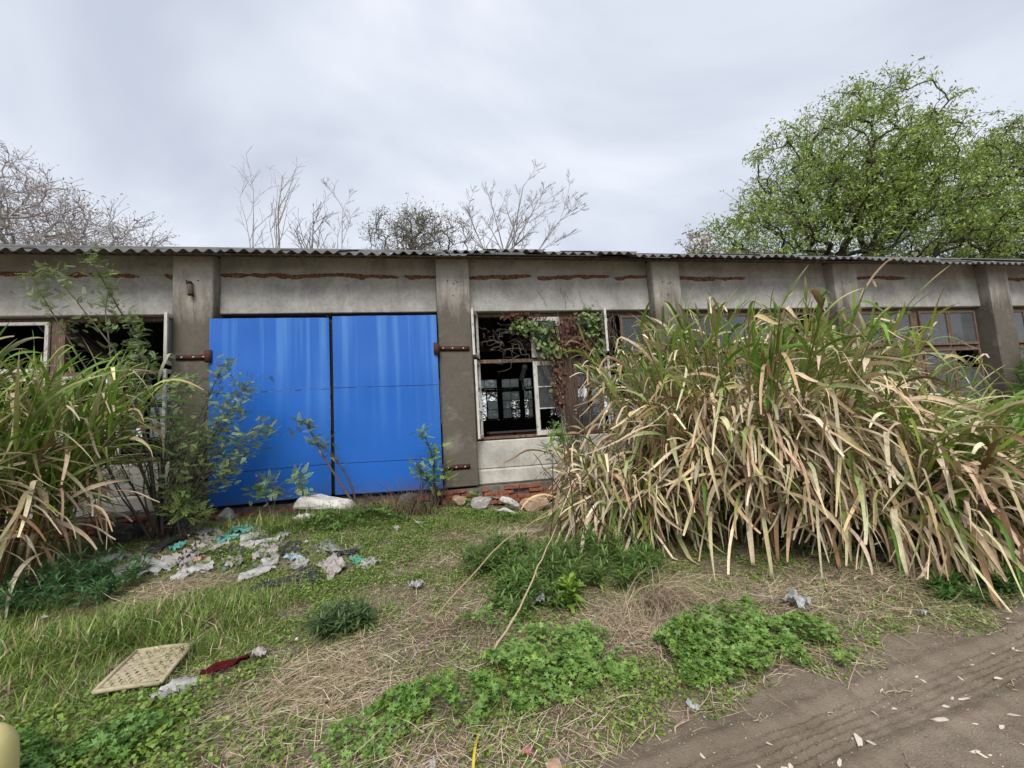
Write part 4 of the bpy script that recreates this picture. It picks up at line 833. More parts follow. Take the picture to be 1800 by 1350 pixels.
c = pick([(.56, .46, .32), (.66, .56, .41), (.42, .33, .22), (.26, .19, .13)], n, g); tag(mk('straw', V, strip_faces(n, 2, 2), M_dry, None, blade_cols(c, c, s, 2)), 'dead tan grass straw strewn over the ground', 'straw', None, 'stuff'); print('straw', n)
# litter of small dead leaves
g = np.random.default_rng(403); x, y = place(90000, g); d = .10+.5*blob(x, y, STRAW)+.35*(y < 3)*(x > .5); rm = np.exp(-((road_uv(x, y)[1]-.02)/.22)**2)*(x > 0); ok = g.random(len(x)) < (d*(.12+.88*offroad(x, y))+.35*rm)*.6; x, y = x[ok], y[ok]; n = len(x)
V, F, C = inst(RHOMB*[1, 1.4, 1.5], RHF, np.stack([x, y, hgt(x, y)+.008+.01*g.random(n)], -1), rot_xyz(g.normal(0, .35, n), g.normal(0, .35, n), g.uniform(0, 6.28, n)), g.uniform(.008, .032, n), pick([(.24, .165, .11), (.38, .28, .195), (.13, .085, .055), (.54, .45, .34)], n, g))
tag(mk('leaf_litter', V, F, M_dry, None, C), 'small dead brown leaves and crumbs littering the soil', 'leaf litter', None, 'stuff')

# lobed-leaf weed mounds
t = np.linspace(-2.5, 2.5, 11); rad = np.where(np.arange(11) % 2 == 0, 1., .55); LOB = np.concatenate([[[0, 0, -.06]], np.stack([rad*np.cos(t), rad*np.sin(t), .10*(rad-.5)], -1)]); LOF = [np.stack([np.zeros(10, int), np.arange(1, 11), np.arange(2, 12)], -1)]
def mound(label, cx, cy_, rx, ry, h, n_, seed, size=.0225, pal=((.19, .33, .075), (.23, .38, .09), (.14, .26, .055), (.28, .41, .11)), name='lobed_leaf_weed'):
    g = np.random.default_rng(seed); z0 = float(hgt(cx, cy_)); T = empty(name, (cx, cy_, z0)); tag(T, label, 'weed', 'lobed-leaf weed mounds')
    n = int(n_*1.45); r = np.sqrt(g.random(n)); an = g.uniform(0, 6.28, n); px, py = r*np.cos(an)*rx*(1+.25*np.sin(an*3+seed)), r*np.sin(an)*ry*(1+.2*np.sin(an*2+seed)); top = h*np.sqrt(np.clip(1-r**2*.92, 0, 1))*(.35+1.1*vn(px+cx, py+cy_, .13, 2))
    pz = hgt(cx+px, cy_+py)-z0+.012+top*(1-.5*g.random(n)**2)
    keep = (vn(px+cx, py+cy_, .10, 5) > .30) & (vn(px+cx, py+cy_, .3, 6)+.55*(1-r) > .42); px, py, pz, r, an = px[keep], py[keep], pz[keep], r[keep], an[keep]; n = len(px)
    V, F, C = inst(LOB, LOF, np.stack([px, py, pz], -1), rot_xyz(g.normal(.25, .35, n), g.normal(0, .35, n), g.uniform(0, 6.28, n)), size*g.uniform(.55, 1.35, n), pick(pal, n, g)); tag(mk('foliage', V, F, M_leaf, T, C), kind='stuff')
    m = n//4; b0 = np.stack([px[:m]*.75, py[:m]*.75, hgt(cx+px[:m]*.75, cy_+py[:m]*.75)-z0], -1); V, F = tubes(b0, np.stack([px[:m], py[:m], pz[:m]], -1), np.full(m, .0014), np.full(m, .001), 4); tag(mk('stems', V, F, M_bark, T, jit((.15, .17, .06), m, .15, g).repeat(8, 0)), kind='stuff')
mound('low mound of lobed green leaves at bottom centre, left of the yellow strip', .02, 2.42, .40, .22, .14, 1150, 501, pal=((.17, .31, .065), (.21, .35, .075), (.13, .25, .05)))
mound('broad bright mound of lobed leaves just below the small pinkish wrapper', .55, 2.62, .46, .34, .15, 1700, 502)
mound('small round tuft of lobed leaves right of the bright mound', .97, 2.42, .16, .15, .12, 300, 503)
mound('largest lobed-leaf mound, beside the road under the bent dry grass', 1.55, 2.42, .34, .26, .17, 1500, 504)
mound('lobed-leaf mound spreading right towards the road', 2.05, 2.55, .42, .24, .12, 1000, 505)
mound('thin lobed-leaf patch just below the clear plastic scrap', 2.0, 2.85, .45, .16, .10, 600, 506)
mound('small lobed-leaf sprig nearest the wheel tracks', 2.25, 2.32, .2, .12, .07, 200, 507)
mound('loose yellow-green patch of lobed leaves at the bottom, left of centre', -.55, 2.2, .34, .18, .08, 480, 508, .017)
mound('pale green lobed-leaf patch behind the tall crossing canes', .35, 3.2, .3, .28, .10, 420, 509, .018)
mound('dense leafy weed bank in the bottom left corner', -1.95, 2.42, .75, .30, .13, 2300, 510, .020, ((.14, .27, .06), (.17, .31, .07), (.10, .21, .045)))
mound('leafy green weeds in front of the stones below the window', .75, 6.05, .75, .24, .07, 800, 511, .02, ((.12, .24, .05), (.16, .29, .06)))
mound('mid-green weed patch in front of the white slab', -1.35, 5.9, .8, .35, .15, 1300, 512, .024, ((.11, .22, .045), (.15, .27, .05)))
mound('small leafy weed at the foot of the second pillar', .42, 6.72, .22, .12, .22, 160, 513, .04, ((.17, .27, .08), (.22, .33, .10)))

# lance-leaved weeds
def lance_weed(label, cx, cy_, rx, ry, ns, h, seed, pal):
    g = np.random.default_rng(seed); z0 = float(hgt(cx, cy_)); T = empty('lance_leaf_weed', (cx, cy_, z0)); tag(T, label, 'weed', 'dark lance-leaved weeds')
    r = np.sqrt(g.random(ns)); an = g.uniform(0, 6.28, ns); bx, by = r*np.cos(an)*rx, r*np.sin(an)*ry; bz = hgt(cx+bx, cy_+by)-z0; hh = h*g.uniform(.6, 1.1, ns)*(1-.3*r); tx, ty = bx*1.2+g.normal(0, .03, ns), by*1.2+g.normal(0, .03, ns)
    b0 = np.stack([bx, by, bz], -1); t0 = np.stack([tx, ty, bz+hh], -1); V, F = tubes(b0, t0, np.full(ns, .003), np.full(ns, .002), 4); tag(mk('stems', V, F, M_bark, T, jit((.10, .13, .05), ns, .15, g).repeat(8, 0)), kind='stuff')
    per = 26; k = np.repeat(np.arange(ns), per); u = np.tile(np.linspace(.2, 1, per), ns); n = len(k); pos = b0[k]+(t0-b0)[k]*u[:, None]
    L = g.uniform(.08, .15, n)*(1.15-.5*u); V, s = blades(pos, g.uniform(0, 6.28, n), g.uniform(.2, .8, n)+.5*(u > .9), L, L*.16, g.uniform(.3, 1.2, n), 3, 1.3, prof='lance', thick3=False)
    c = pick(pal, n, g); tag(mk('foliage', V, strip_faces(n, 3, 2), M_leaf, T, blade_cols(c*.9, c*1.1, s, 2)), kind='stuff')
DK = [(.12, .22, .05), (.15, .26, .06), (.09, .17, .04), (.21, .31, .085)]
lance_weed('dark green lance-leaved weeds left of the leaning cane', .62, 4.35, .44, .44, 66, .28, 601, DK)
lance_weed('thick dark lance-leaved weed patch under the cane grass', 1.45, 4.0, .56, .46, 90, .36, 602, DK)
lance_weed('dark lance-leaved weeds around the plastic bag', .72, 3.55, .32, .32, 44, .24, 603, DK)
lance_weed('dark narrow-leaved weeds at the foot of the left cane clump', -3.55, 4.75, .5, .4, 66, .36, 604, [(.09, .21, .08), (.115, .25, .095), (.07, .16, .06)])
lance_weed('low dark weeds at the road edge under the right cane clump', 4.1, 2.75, .35, .14, 26, .12, 605, [(.09, .2, .04), (.07, .16, .035)])
lance_weed('dark grassy weed tuft among straw in the middle of the yard', -.82, 3.5, .20, .16, 26, .18, 606, [(.085, .14, .05), (.11, .18, .06)])

# bright lettuce-like weed: each leaf is a part
g = np.random.default_rng(620); z0 = float(hgt(.93, 3.3)); T = empty('lettuce_weed', (.93, 3.3, z0)); tag(T, 'bright yellow-green lettuce-like weed with broad leaves beside the plastic bag', 'weed')
n = 26; u = np.linspace(0, 1, n); V, s = blades(np.stack([g.normal(0, .012, n), g.normal(0, .012, n), .02+.16*u], -1), np.arange(n)*2.4+g.normal(0, .2, n), .25+1.0*u+g.normal(0, .1, n), .17-.06*u+g.normal(0, .015, n), .06-.015*u, g.uniform(.5, 1.2, n), 6, 1.3, prof='lance', fold=.2)
V[..., 0, :] += .006*g.standard_normal(V[..., 0, :].shape); V[..., 2, :] += .006*g.standard_normal(V[..., 2, :].shape); C = blade_cols(pick([(.20, .36, .045), (.26, .42, .06), (.15, .29, .04)], n, g), pick([(.30, .44, .07), (.24, .38, .06)], n, g), s, 3).reshape(n, -1, 3)
for i in range(n): mk('leaf', V[i], strip_faces(1, 6, 3), M_leaf, T, C[i], True)

# tussocks and dry heaps
def tuft(name, label, cx, cy_, n, L, spread, pal, seed, th=(.6, 1.4), az=None, bend=(.6, 2.), w=.004, z=0., cat='dry grass', mat=None):
    g = np.random.default_rng(seed); z0 = float(hgt(cx, cy_)); b = np.stack([g.normal(0, spread, n), g.normal(0, spread*.8, n), np.zeros(n)+z], -1); b[:, 2] += hgt(cx+b[:, 0], cy_+b[:, 1])-z0
    A = g.uniform(0, 6.28, n) if az is None else g.normal(az[0], az[1], n); V, s = blades(b, A, g.uniform(*th, n), L*g.uniform(.5, 1.2, n), w*g.uniform(.6, 1.3, n), g.uniform(*bend, n), 5, 1.3, thick3=False, azd=g.normal(0, .6, n), prof='tip', twist=g.normal(0, 1, n))
    V[..., 2] = np.maximum(V[..., 2], hgt(cx+V[..., 0], cy_+V[..., 1])-z0+.006+.02*g.random((n, 1, 1))); c = pick(pal, n, g); o = mk(name, V, strip_faces(n, 5, 2), mat or M_dry, None, blade_cols(c, c*.95, s, 2)); o.location = (cx, cy_, z0); tag(o, label, cat); return o
DG = [(.42, .33, .23), (.54, .44, .31), (.32, .24, .165), (.22, .16, .115)]
tuft('dry_grass_tussock', 'bent dry grass bundle falling towards the road beside the cane skirt', 1.55, 3.15, 260, .62, .10, DG, 701, (.9, 1.4), (-.6, .7), (1.6, 2.7), .0042)
tuft('dry_grass_tussock', 'matted grey dry grass between the lettuce weed and the road mounds', 1.3, 2.85, 320, .34, .17, DG, 702, (.2, 1.2), None, (.6, 2.), .003)
tuft('dry_weed_bush', 'dry brown twiggy weed in front of the second pillar', -.42, 6.15, 190, .55, .16, [(.13, .09, .07), (.18, .13, .10), (.10, .075, .06)], 703, (.8, 1.5), None, (.1, 1.), .009, cat='dry weed')
tuft('dry_weed_bush', 'drooping dry brown weed hanging over the white slab', -.95, 6.3, 150, .42, .12, [(.15, .10, .08), (.20, .14, .11)], 704, (.9, 1.5), (3.4, .8), (1., 2.2), .009, cat='dry weed')
tuft('dry_weed_bush', 'spiky brown dead weed in the middle of the straw patch', .05, 3.2, 130, .26, .12, [(.16, .12, .09), (.22, .17, .125)], 705, (.4, 1.4), None, (.1, 1.), .003, cat='dry weed')
tuft('straw_heap', 'flattened fan of pale straw left of centre', -.95, 2.75, 240, .36, .16, [(.56, .46, .32), (.46, .36, .24)], 706, (-.0, .35), (.35, .5), (.1, .6), .0035, .02, 'straw')
tuft('straw_heap', 'flat pale straw patch below the rubbish at left', -2.65, 4.55, 260, .36, .2, [(.56, .47, .33), (.45, .36, .24)], 707, (0, .3), (.1, .6), (.1, .6), .004, .02, 'straw')
# long dead canes
def cane(label, pts, r, c, seed, name='dead_cane', side=0):
    g = np.random.default_rng(seed); p = np.asarray(pts, float); t = np.linspace(0, 1, 14); q = np.stack([np.interp(t, np.linspace(0, 1, len(p)), p[:, i]) for i in range(3)], -1); q[1:-1] += g.normal(0, .007, (12, 3))
    a = Acc(); V, F = polytube(q-q[0], np.linspace(r, r*.45, 14), 6); a.add(V, F, jit(c, 1, .05, g).repeat(len(V), 0))
    for i in range(side):
        j = g.integers(4, 14); d = g.normal(0, .07, 3); d[2] = abs(d[2])+.06; V, F = polytube(np.array([q[j], q[j]+d*.6, q[j]+d*1.4])-q[0], [r*.5, r*.4, r*.25], 4); a.add(V, F, jit(c, 1, .1, g).repeat(len(V), 0))
        m = 10; pp = np.repeat((q[j]+d*1.4-q[0])[None], m, 0)+g.normal(0, .02, (m, 3)); V, F, C = inst(RHOMB, RHF, pp, rot_xyz(g.uniform(0, 6, m), g.uniform(0, 6, m), g.uniform(0, 6, m)), np.full(m, .025), jit(np.asarray(c)*1.2, m, .2, g)); a.add(V, F, C)
    o = a.build(name, M_bark, None, True); o.location = q[0]; tag(o, label, 'dead stalk', 'dead canes standing in the yard'); return o
def hz(x, y, z=0.): return (x, y, float(hgt(x, y))+z)
cane('long pale cane leaning up to the right across the straw', [hz(.25, 2.78, .02), hz(.62, 3.2, .28), hz(1.0, 3.75, .55)], .0085, (.46, .36, .23), 801)
cane('long tan cane arching low from the straw to the cane skirt', [hz(-.1, 3.45, .05), hz(.45, 4.0, .32), hz(1.1, 4.4, .52), hz(1.9, 4.7, .55)], .0085, (.36, .27, .175), 802)
for i, (bx, by, tx, ty, tz) in enumerate(((1.35, 4.3, 1.32, 4.5, 1.35), (1.75, 4.1, 1.25, 4.3, 1.0), (1.9, 4.0, 1.72, 4.0, 1.25), (1.6, 4.2, 1.0, 4.6, 1.15), (1.15, 4.7, 1.3, 4.9, 1.1), (-.3, 6.4, -.35, 6.3, 1.0), (.05, 6.3, .0, 6.3, .95))):
    cane(('straight dark dead stalk left of the cane skirt', 'dark dead stalk crossing to the left, front one', 'dark seed-headed stalk standing before the cane skirt', 'long dark stalk leaning far left', 'slender dark stalk at the back of the weed patch', 'thin dark stalk before the right door leaf', 'thin dark stalk beside the second pillar')[i], [hz(bx, by), ((bx+tx)/2+.02, (by+ty)/2, tz*.55), (tx, ty, tz)], .009, (.085, .055, .042), 810+i, 'dead_stalk', (2, 2, 6, 1, 3, 3, 4)[i])
for i, (x0_, y0_, x1_, y1_) in enumerate(((-.72, 2.55, -.38, 2.42), (.62, 2.02, .8, 2.2), (1.05, 2.0, 1.35, 2.12), (-1.6, 2.25, -1.3, 2.05), (.2, 2.12, .45, 2.22))):
    cane(('reddish stick in the straw at bottom left of centre', 'curved pale stick right of the yellow strip', 'pale stick at the edge of the road', 'grey stick in the leafy weeds at bottom left', 'bent pale twig beside the yellow strip')[i], [hz(x0_, y0_, .02), hz((x0_+x1_)/2, (y0_+y1_)/2+.03, .035), hz(x1_, y1_, .02)], .005, ((.34, .19, .12), (.42, .35, .26), (.4, .33, .25), (.33, .28, .2), (.45, .38, .28))[i], 830+i, 'fallen_stick')

for i, (u_, v_, l_, a_) in enumerate(((.9, .02, .16, .3), (1.7, -.05, .2, -.15), (2.3, -.30, .14, .5), (2.9, .05, .22, .1), (1.25, -.45, .12, 1.0), (.35, -.12, .15, -.5))):
    x_, y_ = .55+u_*RC-v_*RS, RY+u_*RS+v_*RC; d_ = np.array([math.cos(a_), math.sin(a_)])*l_
    P_ = [(x_+d_[0]*t_, y_+d_[1]*t_, float(np.maximum(road_z(np.array(u_+d_[0]*t_), np.array(v_)), hgt(x_+d_[0]*t_, y_+d_[1]*t_)))+.006) for t_ in (0, .5, 1)]
    cane(('short tan twig at the road margin below the biggest mound', 'tan stick along the road edge right of the small sprig', 'short stick lying across the wheel track', 'long tan stick at the road edge under the cane skirt', 'small stick on the road inside the wheel track', 'small twig at the road corner, bottom centre right')[i], P_, .0035, (.42, .33, .23), 850+i, 'fallen_stick')

# ------------------------------------------------------------------ rubble and stones
def rock(name, label, loc, size, mat, seed, rz=0., npt=16, cat='stone', group=None, flat=False):
    g = np.random.default_rng(seed); bm = bmesh.new(); p = g.uniform(-1, 1, (npt, 3)); 
    if not flat: p /= np.maximum(np.linalg.norm(p, axis=1, keepdims=True), .75)
    for q in p: bm.verts.new(q*np.asarray(size)*.5)
    r = bmesh.ops.convex_hull(bm, input=bm.verts); bmesh.ops.delete(bm, geom=[e for e in r['geom_interior'] if isinstance(e, bmesh.types.BMVert)], context='VERTS')
    bmesh.ops.bevel(bm, geom=bm.edges[:], offset=min(size)*.06, segments=1, affect='EDGES'); bmesh.ops.triangulate(bm, faces=bm.faces[:]); bmesh.ops.subdivide_edges(bm, edges=[e for e in bm.edges if e.calc_length() > max(size)*.22], cuts=2)
    for v in bm.verts: v.co += Vector(g.normal(0, min(size)*.018, 3))
    me = bpy.data.meshes.new(name); bm.to_mesh(me); bm.free(); me.materials.append(mat); o = link(name, me, None, loc); o.rotation_euler = (g.normal(0, .08), g.normal(0, .08), rz); tag(o, label, cat, group); return o
def st(x, y, z=0.): return (x, y, float(hgt(x, y))+z)
rock('concrete_slab', 'broken white concrete slab lying below the gap of the blue door', st(-1.68, 6.38, .16), (1.02, .46, .28), M_rock_w, 901, -.12, 22, 'slab', None, True)
rock('rubble_stone', 'white stone chunk under the left end of the slab', st(-1.85, 6.12, .05), (.34, .26, .24), M_rock_w, 902, .2, group='stones along the wall')
for i, (x, y, z, sx, sy_, sz, m, lb) in enumerate(((.22, 6.70, .05, .22, .18, .18, M_rock_o, 'small ochre stone at the foot of the second pillar'), (.55, 6.62, .04, .40, .22, .20, M_rock_g, 'grey stone, left end of the row under the window'),
        (.98, 6.62, .08, .34, .24, .20, M_rock_w, 'pinkish white stone in the row under the window'), (1.40, 6.58, .05, .52, .28, .27, M_rock_o, 'largest ochre stone in the row under the window'), (.92, 6.45, -.02, .32, .22, .14, M_rock_w, 'low white stone in front of the stone row'),
        (1.82, 6.6, .05, .26, .2, .18, M_rock_g, 'pale grey stone right of the largest ochre stone'), (2.12, 6.55, .03, .26, .2, .16, M_rock_g, 'grey stone half hidden by dead cane leaves'), (-.55, 6.75, .05, .3, .2, .14, M_rock_d, 'dark stone below the right door leaf'), (1.9, 6.75, .15, .4, .2, .12, M_rock_o, 'flat brown stone at the right end of the brick footing'))):
    rock('rubble_stone', lb, st(x, y-.08, z+.06), (sx*1.15, sy_*1.1, sz*1.15), m, 910+i, (i*.7) % .6-.3, group='stones along the wall')
rock('concrete_block', 'big dark concrete block at the foot of the left cane clump', st(-4.2, 6.35, .12), (.62, .4, .34), M_rock_d, 930, .05, 26, 'block', None, True)
rock('concrete_block', 'grey slab on top of the dark block at left', st(-4.28, 6.5, .32), (.42, .3, .09), M_rock_g, 931, .1, 26, 'block', None, True)
rock('concrete_block', 'smaller dark block right of the big dark block', st(-3.62, 6.35, .08), (.42, .3, .22), M_rock_d, 932, -.15, 26, 'block', None, True)
rock('rubble_stone', 'angular grey stone leaning below the left end of the blue door', st(-3.05, 6.6, .1), (.30, .16, .24), M_rock_g, 933, .3, 12)
for i, (x, y, s_, lb) in enumerate(((-.95, 1.98, .10, 'pinkish brick lump at the bottom edge, left of centre'), (.42, 1.92, .09, 'flat pinkish brick fragment right of the yellow strip'), (-.55, 2.02, .05, 'small pink brick crumb at the bottom'), (-1.05, 2.35, .07, 'dull pink brick fragment in the straw at bottom left'), (.78, 2.12, .05, 'orange brick crumb under the green mound'))):
    rock('brick_fragment', lb, st(x, y, .012), (s_*1.3, s_, s_*.5), M_brick if i == 4 else M_rock_o, 940+i, i*1.1, 14, 'brick', 'brick fragments by the road')
# grey plank in the grass
o = box('plank', (-.28, .28, -.035, .035, -.012, .012), M_plank, None, .004); o.location = st(.92, 5.3, .03); o.rotation_euler = (.05, .03, -.08); tag(o, 'short grey weathered plank lying in the grass before the stones', 'plank')
# yellow plastic strip
g = np.random.default_rng(950); n = 12; t = np.linspace(0, 1, n); P_ = np.stack([.07+.05*t, 1.93+.26*t+.01*np.sin(t*5), np.zeros(n)], -1); P_[:, 2] = hgt(P_[:, 0], P_[:, 1])+.03+.012*np.sin(t*4); sd_ = np.array([.0065, -.001, .002]); V = np.concatenate([P_-sd_, P_+sd_, P_-sd_-[0, 0, .003], P_+sd_-[0, 0, .003]]); i = np.arange(n-1)
o = mk('plastic_strip', V-P_[0], [np.concatenate([np.stack([i, i+n, i+1+n, i+1], -1), np.stack([i+2*n, i+1+2*n, i+1+3*n, i+3*n], -1), np.stack([i, i+1, i+1+2*n, i+2*n], -1), np.stack([i+n, i+3*n, i+1+3*n, i+1+n], -1)])], M_ystrip); o.location = P_[0]; tag(o, 'narrow yellow plastic strip on the ground at bottom centre', 'plastic strip')
# pale yellow rounded post head in the corner
V = []; prof = [(.0, .36), (.03, .356), (.06, .34), (.085, .31), (.10, .27), (.105, .2), (.105, .0), (.105, -.15)]; ns = 24
for r_, z_ in prof: V += [(r_*math.cos(k*2*math.pi/ns), r_*math.sin(k*2*math.pi/ns), z_) for k in range(ns)]
F = [(j*ns+k, j*ns+(k+1) % ns, (j+1)*ns+(k+1) % ns, (j+1)*ns+k) for j in range(len(prof)-1) for k in range(ns)]
o = mk('marker_post', V, np.array(F)[:, ::-1], M_yel, None, None, True); o.location = st(-1.885, 2.15, .035); tag(o, 'pale yellow rounded post head cut by the bottom left corner', 'post')

# ------------------------------------------------------------------ rubbish
def film_mat(name, c1, c2, rough=.4, trans=.15, print_=None):
    k = NT(name); p = k.obj(); n = k.noise(p, 9, 4); c = k.mix(k.ramp(n, .35, .7), c1, c2)
    if print_: c = k.mix(k.ramp(k.noise(p, 5, 2), .56, .6), c, print_)
    dirt = k.ramp(k.noise(k.pos(), 14, 5, .65), .5, .72); c = k.mix(k.math('MULTIPLY', dirt, .75), c, (.13, .105, .078))
    b = k.pbr(c, rough, k.bump(k.noise(p, 26, 4), .6, .01), 0, .4); t = k.n('ShaderNodeBsdfTranslucent', {'Color': c}); m = k.n('ShaderNodeMixShader', {0: trans})
    k.t.links.new(b.outputs[0], m.inputs[1]); k.t.links.new(t.outputs[0], m.inputs[2]); k.t.links.new(m.outputs[0], k.out.inputs[0]); return k.m
F_white = film_mat('white_film', (.50, .49, .47), (.32, .31, .295)); F_grey = film_mat('grey_film', (.36, .35, .33), (.24, .235, .22)); F_black = film_mat('black_film', (.020, .021, .023), (.05, .05, .052), .35)
F_teal = film_mat('teal_film', (.05, .30, .25), (.16, .46, .40)); F_red = film_mat('red_print_film', (.50, .10, .10), (.6, .45, .43)); F_pink = film_mat('pinkish_film', (.48, .42, .40), (.34, .30, .285)); F_blue = film_mat('bluish_film', (.30, .40, .52), (.55, .6, .64))
F_pale = film_mat('clear_film', (.58, .59, .57), (.42, .43, .40), .25, .4)
def scrap(label, x, y, sx, sy_, h, mat, seed, z=0., name='plastic_scrap', group='plastic rubbish in the heap', cat='plastic scrap', rz=None, lie=True):
    """crumpled film: folded grid with its own thickness, resting on the soil"""
    g = np.random.default_rng(seed); n = 15; U, Vv = np.meshgrid(np.linspace(-.5, .5, n), np.linspace(-.5, .5, n), indexing='ij')
    ang = np.arctan2(Vv, U); edge = 1-.38*vn(ang*1.1+seed, ang*0+seed, .6, 1)*np.clip(np.hypot(U, Vv)*2, 0, 1)
    X = U*edge*sx; Y = Vv*edge*sy_; Z = h*(.9*(1-np.abs(vn(U*4+Vv*2+seed, Vv*3, 1., 2)-.5)*3).clip(0, 1)+.8*np.abs(vn(U*11+seed, Vv*8, 1., 3)-.5)+.35*np.abs(vn(U*25+seed, Vv*25, 1., 4)-.5))*(.3+.7*vn(U*2+seed, Vv*2, 1., 6))
    X = X+sx*.13*(vn(U*7, Vv*7+seed, 1., 5)-.5); Y = Y+sy_*.13*(vn(U*7+seed, Vv*7, 1., 6)-.5); a_ = g.uniform(0, 6.28) if rz is None else rz
    Xr, Yr = X*math.cos(a_)-Y*math.sin(a_), X*math.sin(a_)+Y*math.cos(a_); z0 = float(hgt(x, y)); Zr = Z+hgt(x+Xr, y+Yr)-z0+.012+z
    T = np.stack([Xr, Yr, Zr], -1).reshape(-1, 3); i = (np.arange(n-1)[:, None]*n+np.arange(n-1)).ravel(); Fq = np.stack([i, i+n, i+n+1, i+1], -1); m = n*n
    o = mk(name, np.concatenate([T, T-[0, 0, .002]]), [Fq, Fq[:, ::-1]+m], mat, None, None, False); o.location = (x, y, z0); tag(o, label, cat, group); return o
heap = [(-2.55, 6.05, .38, .22, .08, F_teal, 'larger teal plastic film at the back of the rubbish heap'), (-2.62, 5.75, .22, .14, .06, F_teal, 'small teal scrap beside black film in the rubbish'), (-3.12, 5.62, .20, .12, .07, F_teal, 'teal scrap farthest left in the rubbish heap'),
        (-2.75, 5.48, .42, .28, .09, F_pink, 'pinkish film with printing in the middle of the rubbish heap'), (-2.72, 5.22, .16, .11, .05, F_red, 'small red printed wrapper in the rubbish heap'), (-3.0, 5.15, .36, .26, .08, F_white, 'white film left of the red wrapper'),
        (-2.62, 5.05, .40, .26, .08, F_pink, 'pale pinkish bag below the red wrapper'), (-2.55, 4.88, .34, .16, .09, F_white, 'bright white torn film at the front of the heap'), (-3.3, 5.2, .34, .22, .06, F_pink, 'pale flat film at the left of the heap'),
        (-2.15, 5.45, .44, .24, .09, F_white, 'white film under the weeds right of the heap'), (-2.42, 5.32, .36, .20, .06, F_black, 'black film strip behind the pale bag'), (-1.98, 5.2, .36, .22, .07, F_pink, 'dull pink torn film right of the heap'), (-1.75, 5.25, .42, .2, .07, F_black, 'black torn film between white scraps'),
        (-1.85, 4.95, .22, .16, .07, F_white, 'white crumpled wrapper at the right front of the heap'), (-1.62, 4.98, .18, .13, .06, F_blue, 'bluish white bottle wrapper among the black film'), (-2.9, 5.9, .4, .24, .08, F_grey, 'grey film at the back left of the heap'), (-3.35, 5.75, .5, .25, .07, F_black, 'black sheet under the shrub at the left back'),
        (-3.05, 6.1, .32, .2, .06, F_grey, 'dull grey film below the leafy sapling'), (-2.35, 5.75, .28, .16, .07, F_white, 'small white film beside the larger teal film'), (-3.7, 5.5, .34, .24, .08, F_grey, 'grey bag at the far left of the heap'), (-1.9, 4.72, .3, .18, .06, F_white, 'white rag below the black torn film'),
        (-1.32, 5.15, .42, .2, .06, F_grey, 'grey rag in the weeds left of centre'), (-1.12, 4.95, .34, .22, .06, F_black, 'black rag in the weeds left of centre'), (-1.15, 4.62, .38, .2, .07, F_pink, 'pale flat rag left of centre'), (-1.35, 4.5, .42, .2, .05, F_black, 'black strip below the pale flat rag'),
        (-.92, 4.72, .16, .12, .05, F_teal, 'pale teal scrap in the middle of the yard'), (-.8, 4.62, .2, .14, .06, F_white, 'white scrap right of the pale teal scrap'), (-1.6, 4.42, .36, .16, .05, F_black, 'long black film lying under the grass'), (-1.5, 4.75, .26, .16, .06, F_white, 'white scrap tucked in black film'),
        (-2.25, 5.05, .3, .2, .07, F_grey, 'grey-white bag between pink films'), (-2.0, 5.65, .3, .16, .06, F_grey, 'grey scrap under the grass behind the heap'), (-1.0, 5.2, .2, .14, .05, F_white, 'white scrap at the right end of the rags'), (-2.85, 5.32, .3, .18, .06, F_black, 'black film crumpled beside the printed film')]
for i, (x, y, sx, sy_, h, m, lb) in enumerate(heap): scrap(lb, x, y, sx*1.2, sy_*1.25, h*.95, m, 1000+i, .006*(i % 3)-.014)
for i, (x, y, sx, sy_, h, m, lb, nm, ct) in enumerate(((.70, 3.42, .20, .15, .09, F_pale, 'clear crumpled plastic bag in the dark weeds', 'plastic_bag', 'plastic bag'), (-.28, 4.05, .14, .12, .06, F_pale, 'small clear bag in the middle of the yard', 'plastic_bag', 'plastic bag'), (2.55, 2.85, .16, .20, .11, F_pale, 'torn clear plastic scrap hanging under the cane skirt', 'plastic_bag', 'plastic bag'),
        (-.86, 3.78, .09, .09, .05, F_white, 'white paper scrap left of the dark weed tuft', 'paper_scrap', 'paper'), (.92, 2.78, .085, .04, .03, F_pink, 'small pinkish white wrapper right of the bright mound', 'paper_scrap', 'paper'), (-1.62, 2.92, .24, .17, .07, F_white, 'grey and white striped rag at the corner of the woven mat', 'rag', 'rag'),
        (-1.28, 3.22, .12, .1, .05, F_pink, 'beige paper scrap above the red cloth', 'paper_scrap', 'paper'), (-.60, 5.55, .12, .09, .06, F_white, 'white paper scrap in the grass before the right door leaf', 'paper_scrap', 'paper'), (-.35, 5.7, .14, .08, .04, F_white, 'flat white wrapper before the dry brown weed', 'paper_scrap', 'paper'),
        (-.28, 2.25, .075, .06, .03, F_pink, 'white crumb of foam left of the low mound', 'paper_scrap', 'paper'), (-.1, 2.02, .035, .10, .02, F_white, 'white upright paper strip left of the yellow strip', 'paper_scrap', 'paper'), (1.22, 2.12, .07, .05, .025, F_pale, 'clear plastic bottle end near the road edge', 'plastic_bag', 'plastic bag'), (3.3, 2.55, .06, .04, .03, F_white, 'white scrap near the road under the right cane clump', 'paper_scrap', 'paper'),
        (-1.25, 2.12, .12, .07, .03, F_black, 'dark rag in the weeds at bottom left', 'rag', 'rag'), (.32, 1.98, .05, .04, .03, F_red, 'small red wrapper right of the yellow strip', 'paper_scrap', 'paper'), (-.85, 6.42, .22, .12, .05, F_white, 'white film under the right door leaf', 'paper_scrap', 'paper'))):
    scrap(lb, x, y, sx, sy_, h, m, 1100+i, .03 if i < 3 else .012, nm, None, ct)
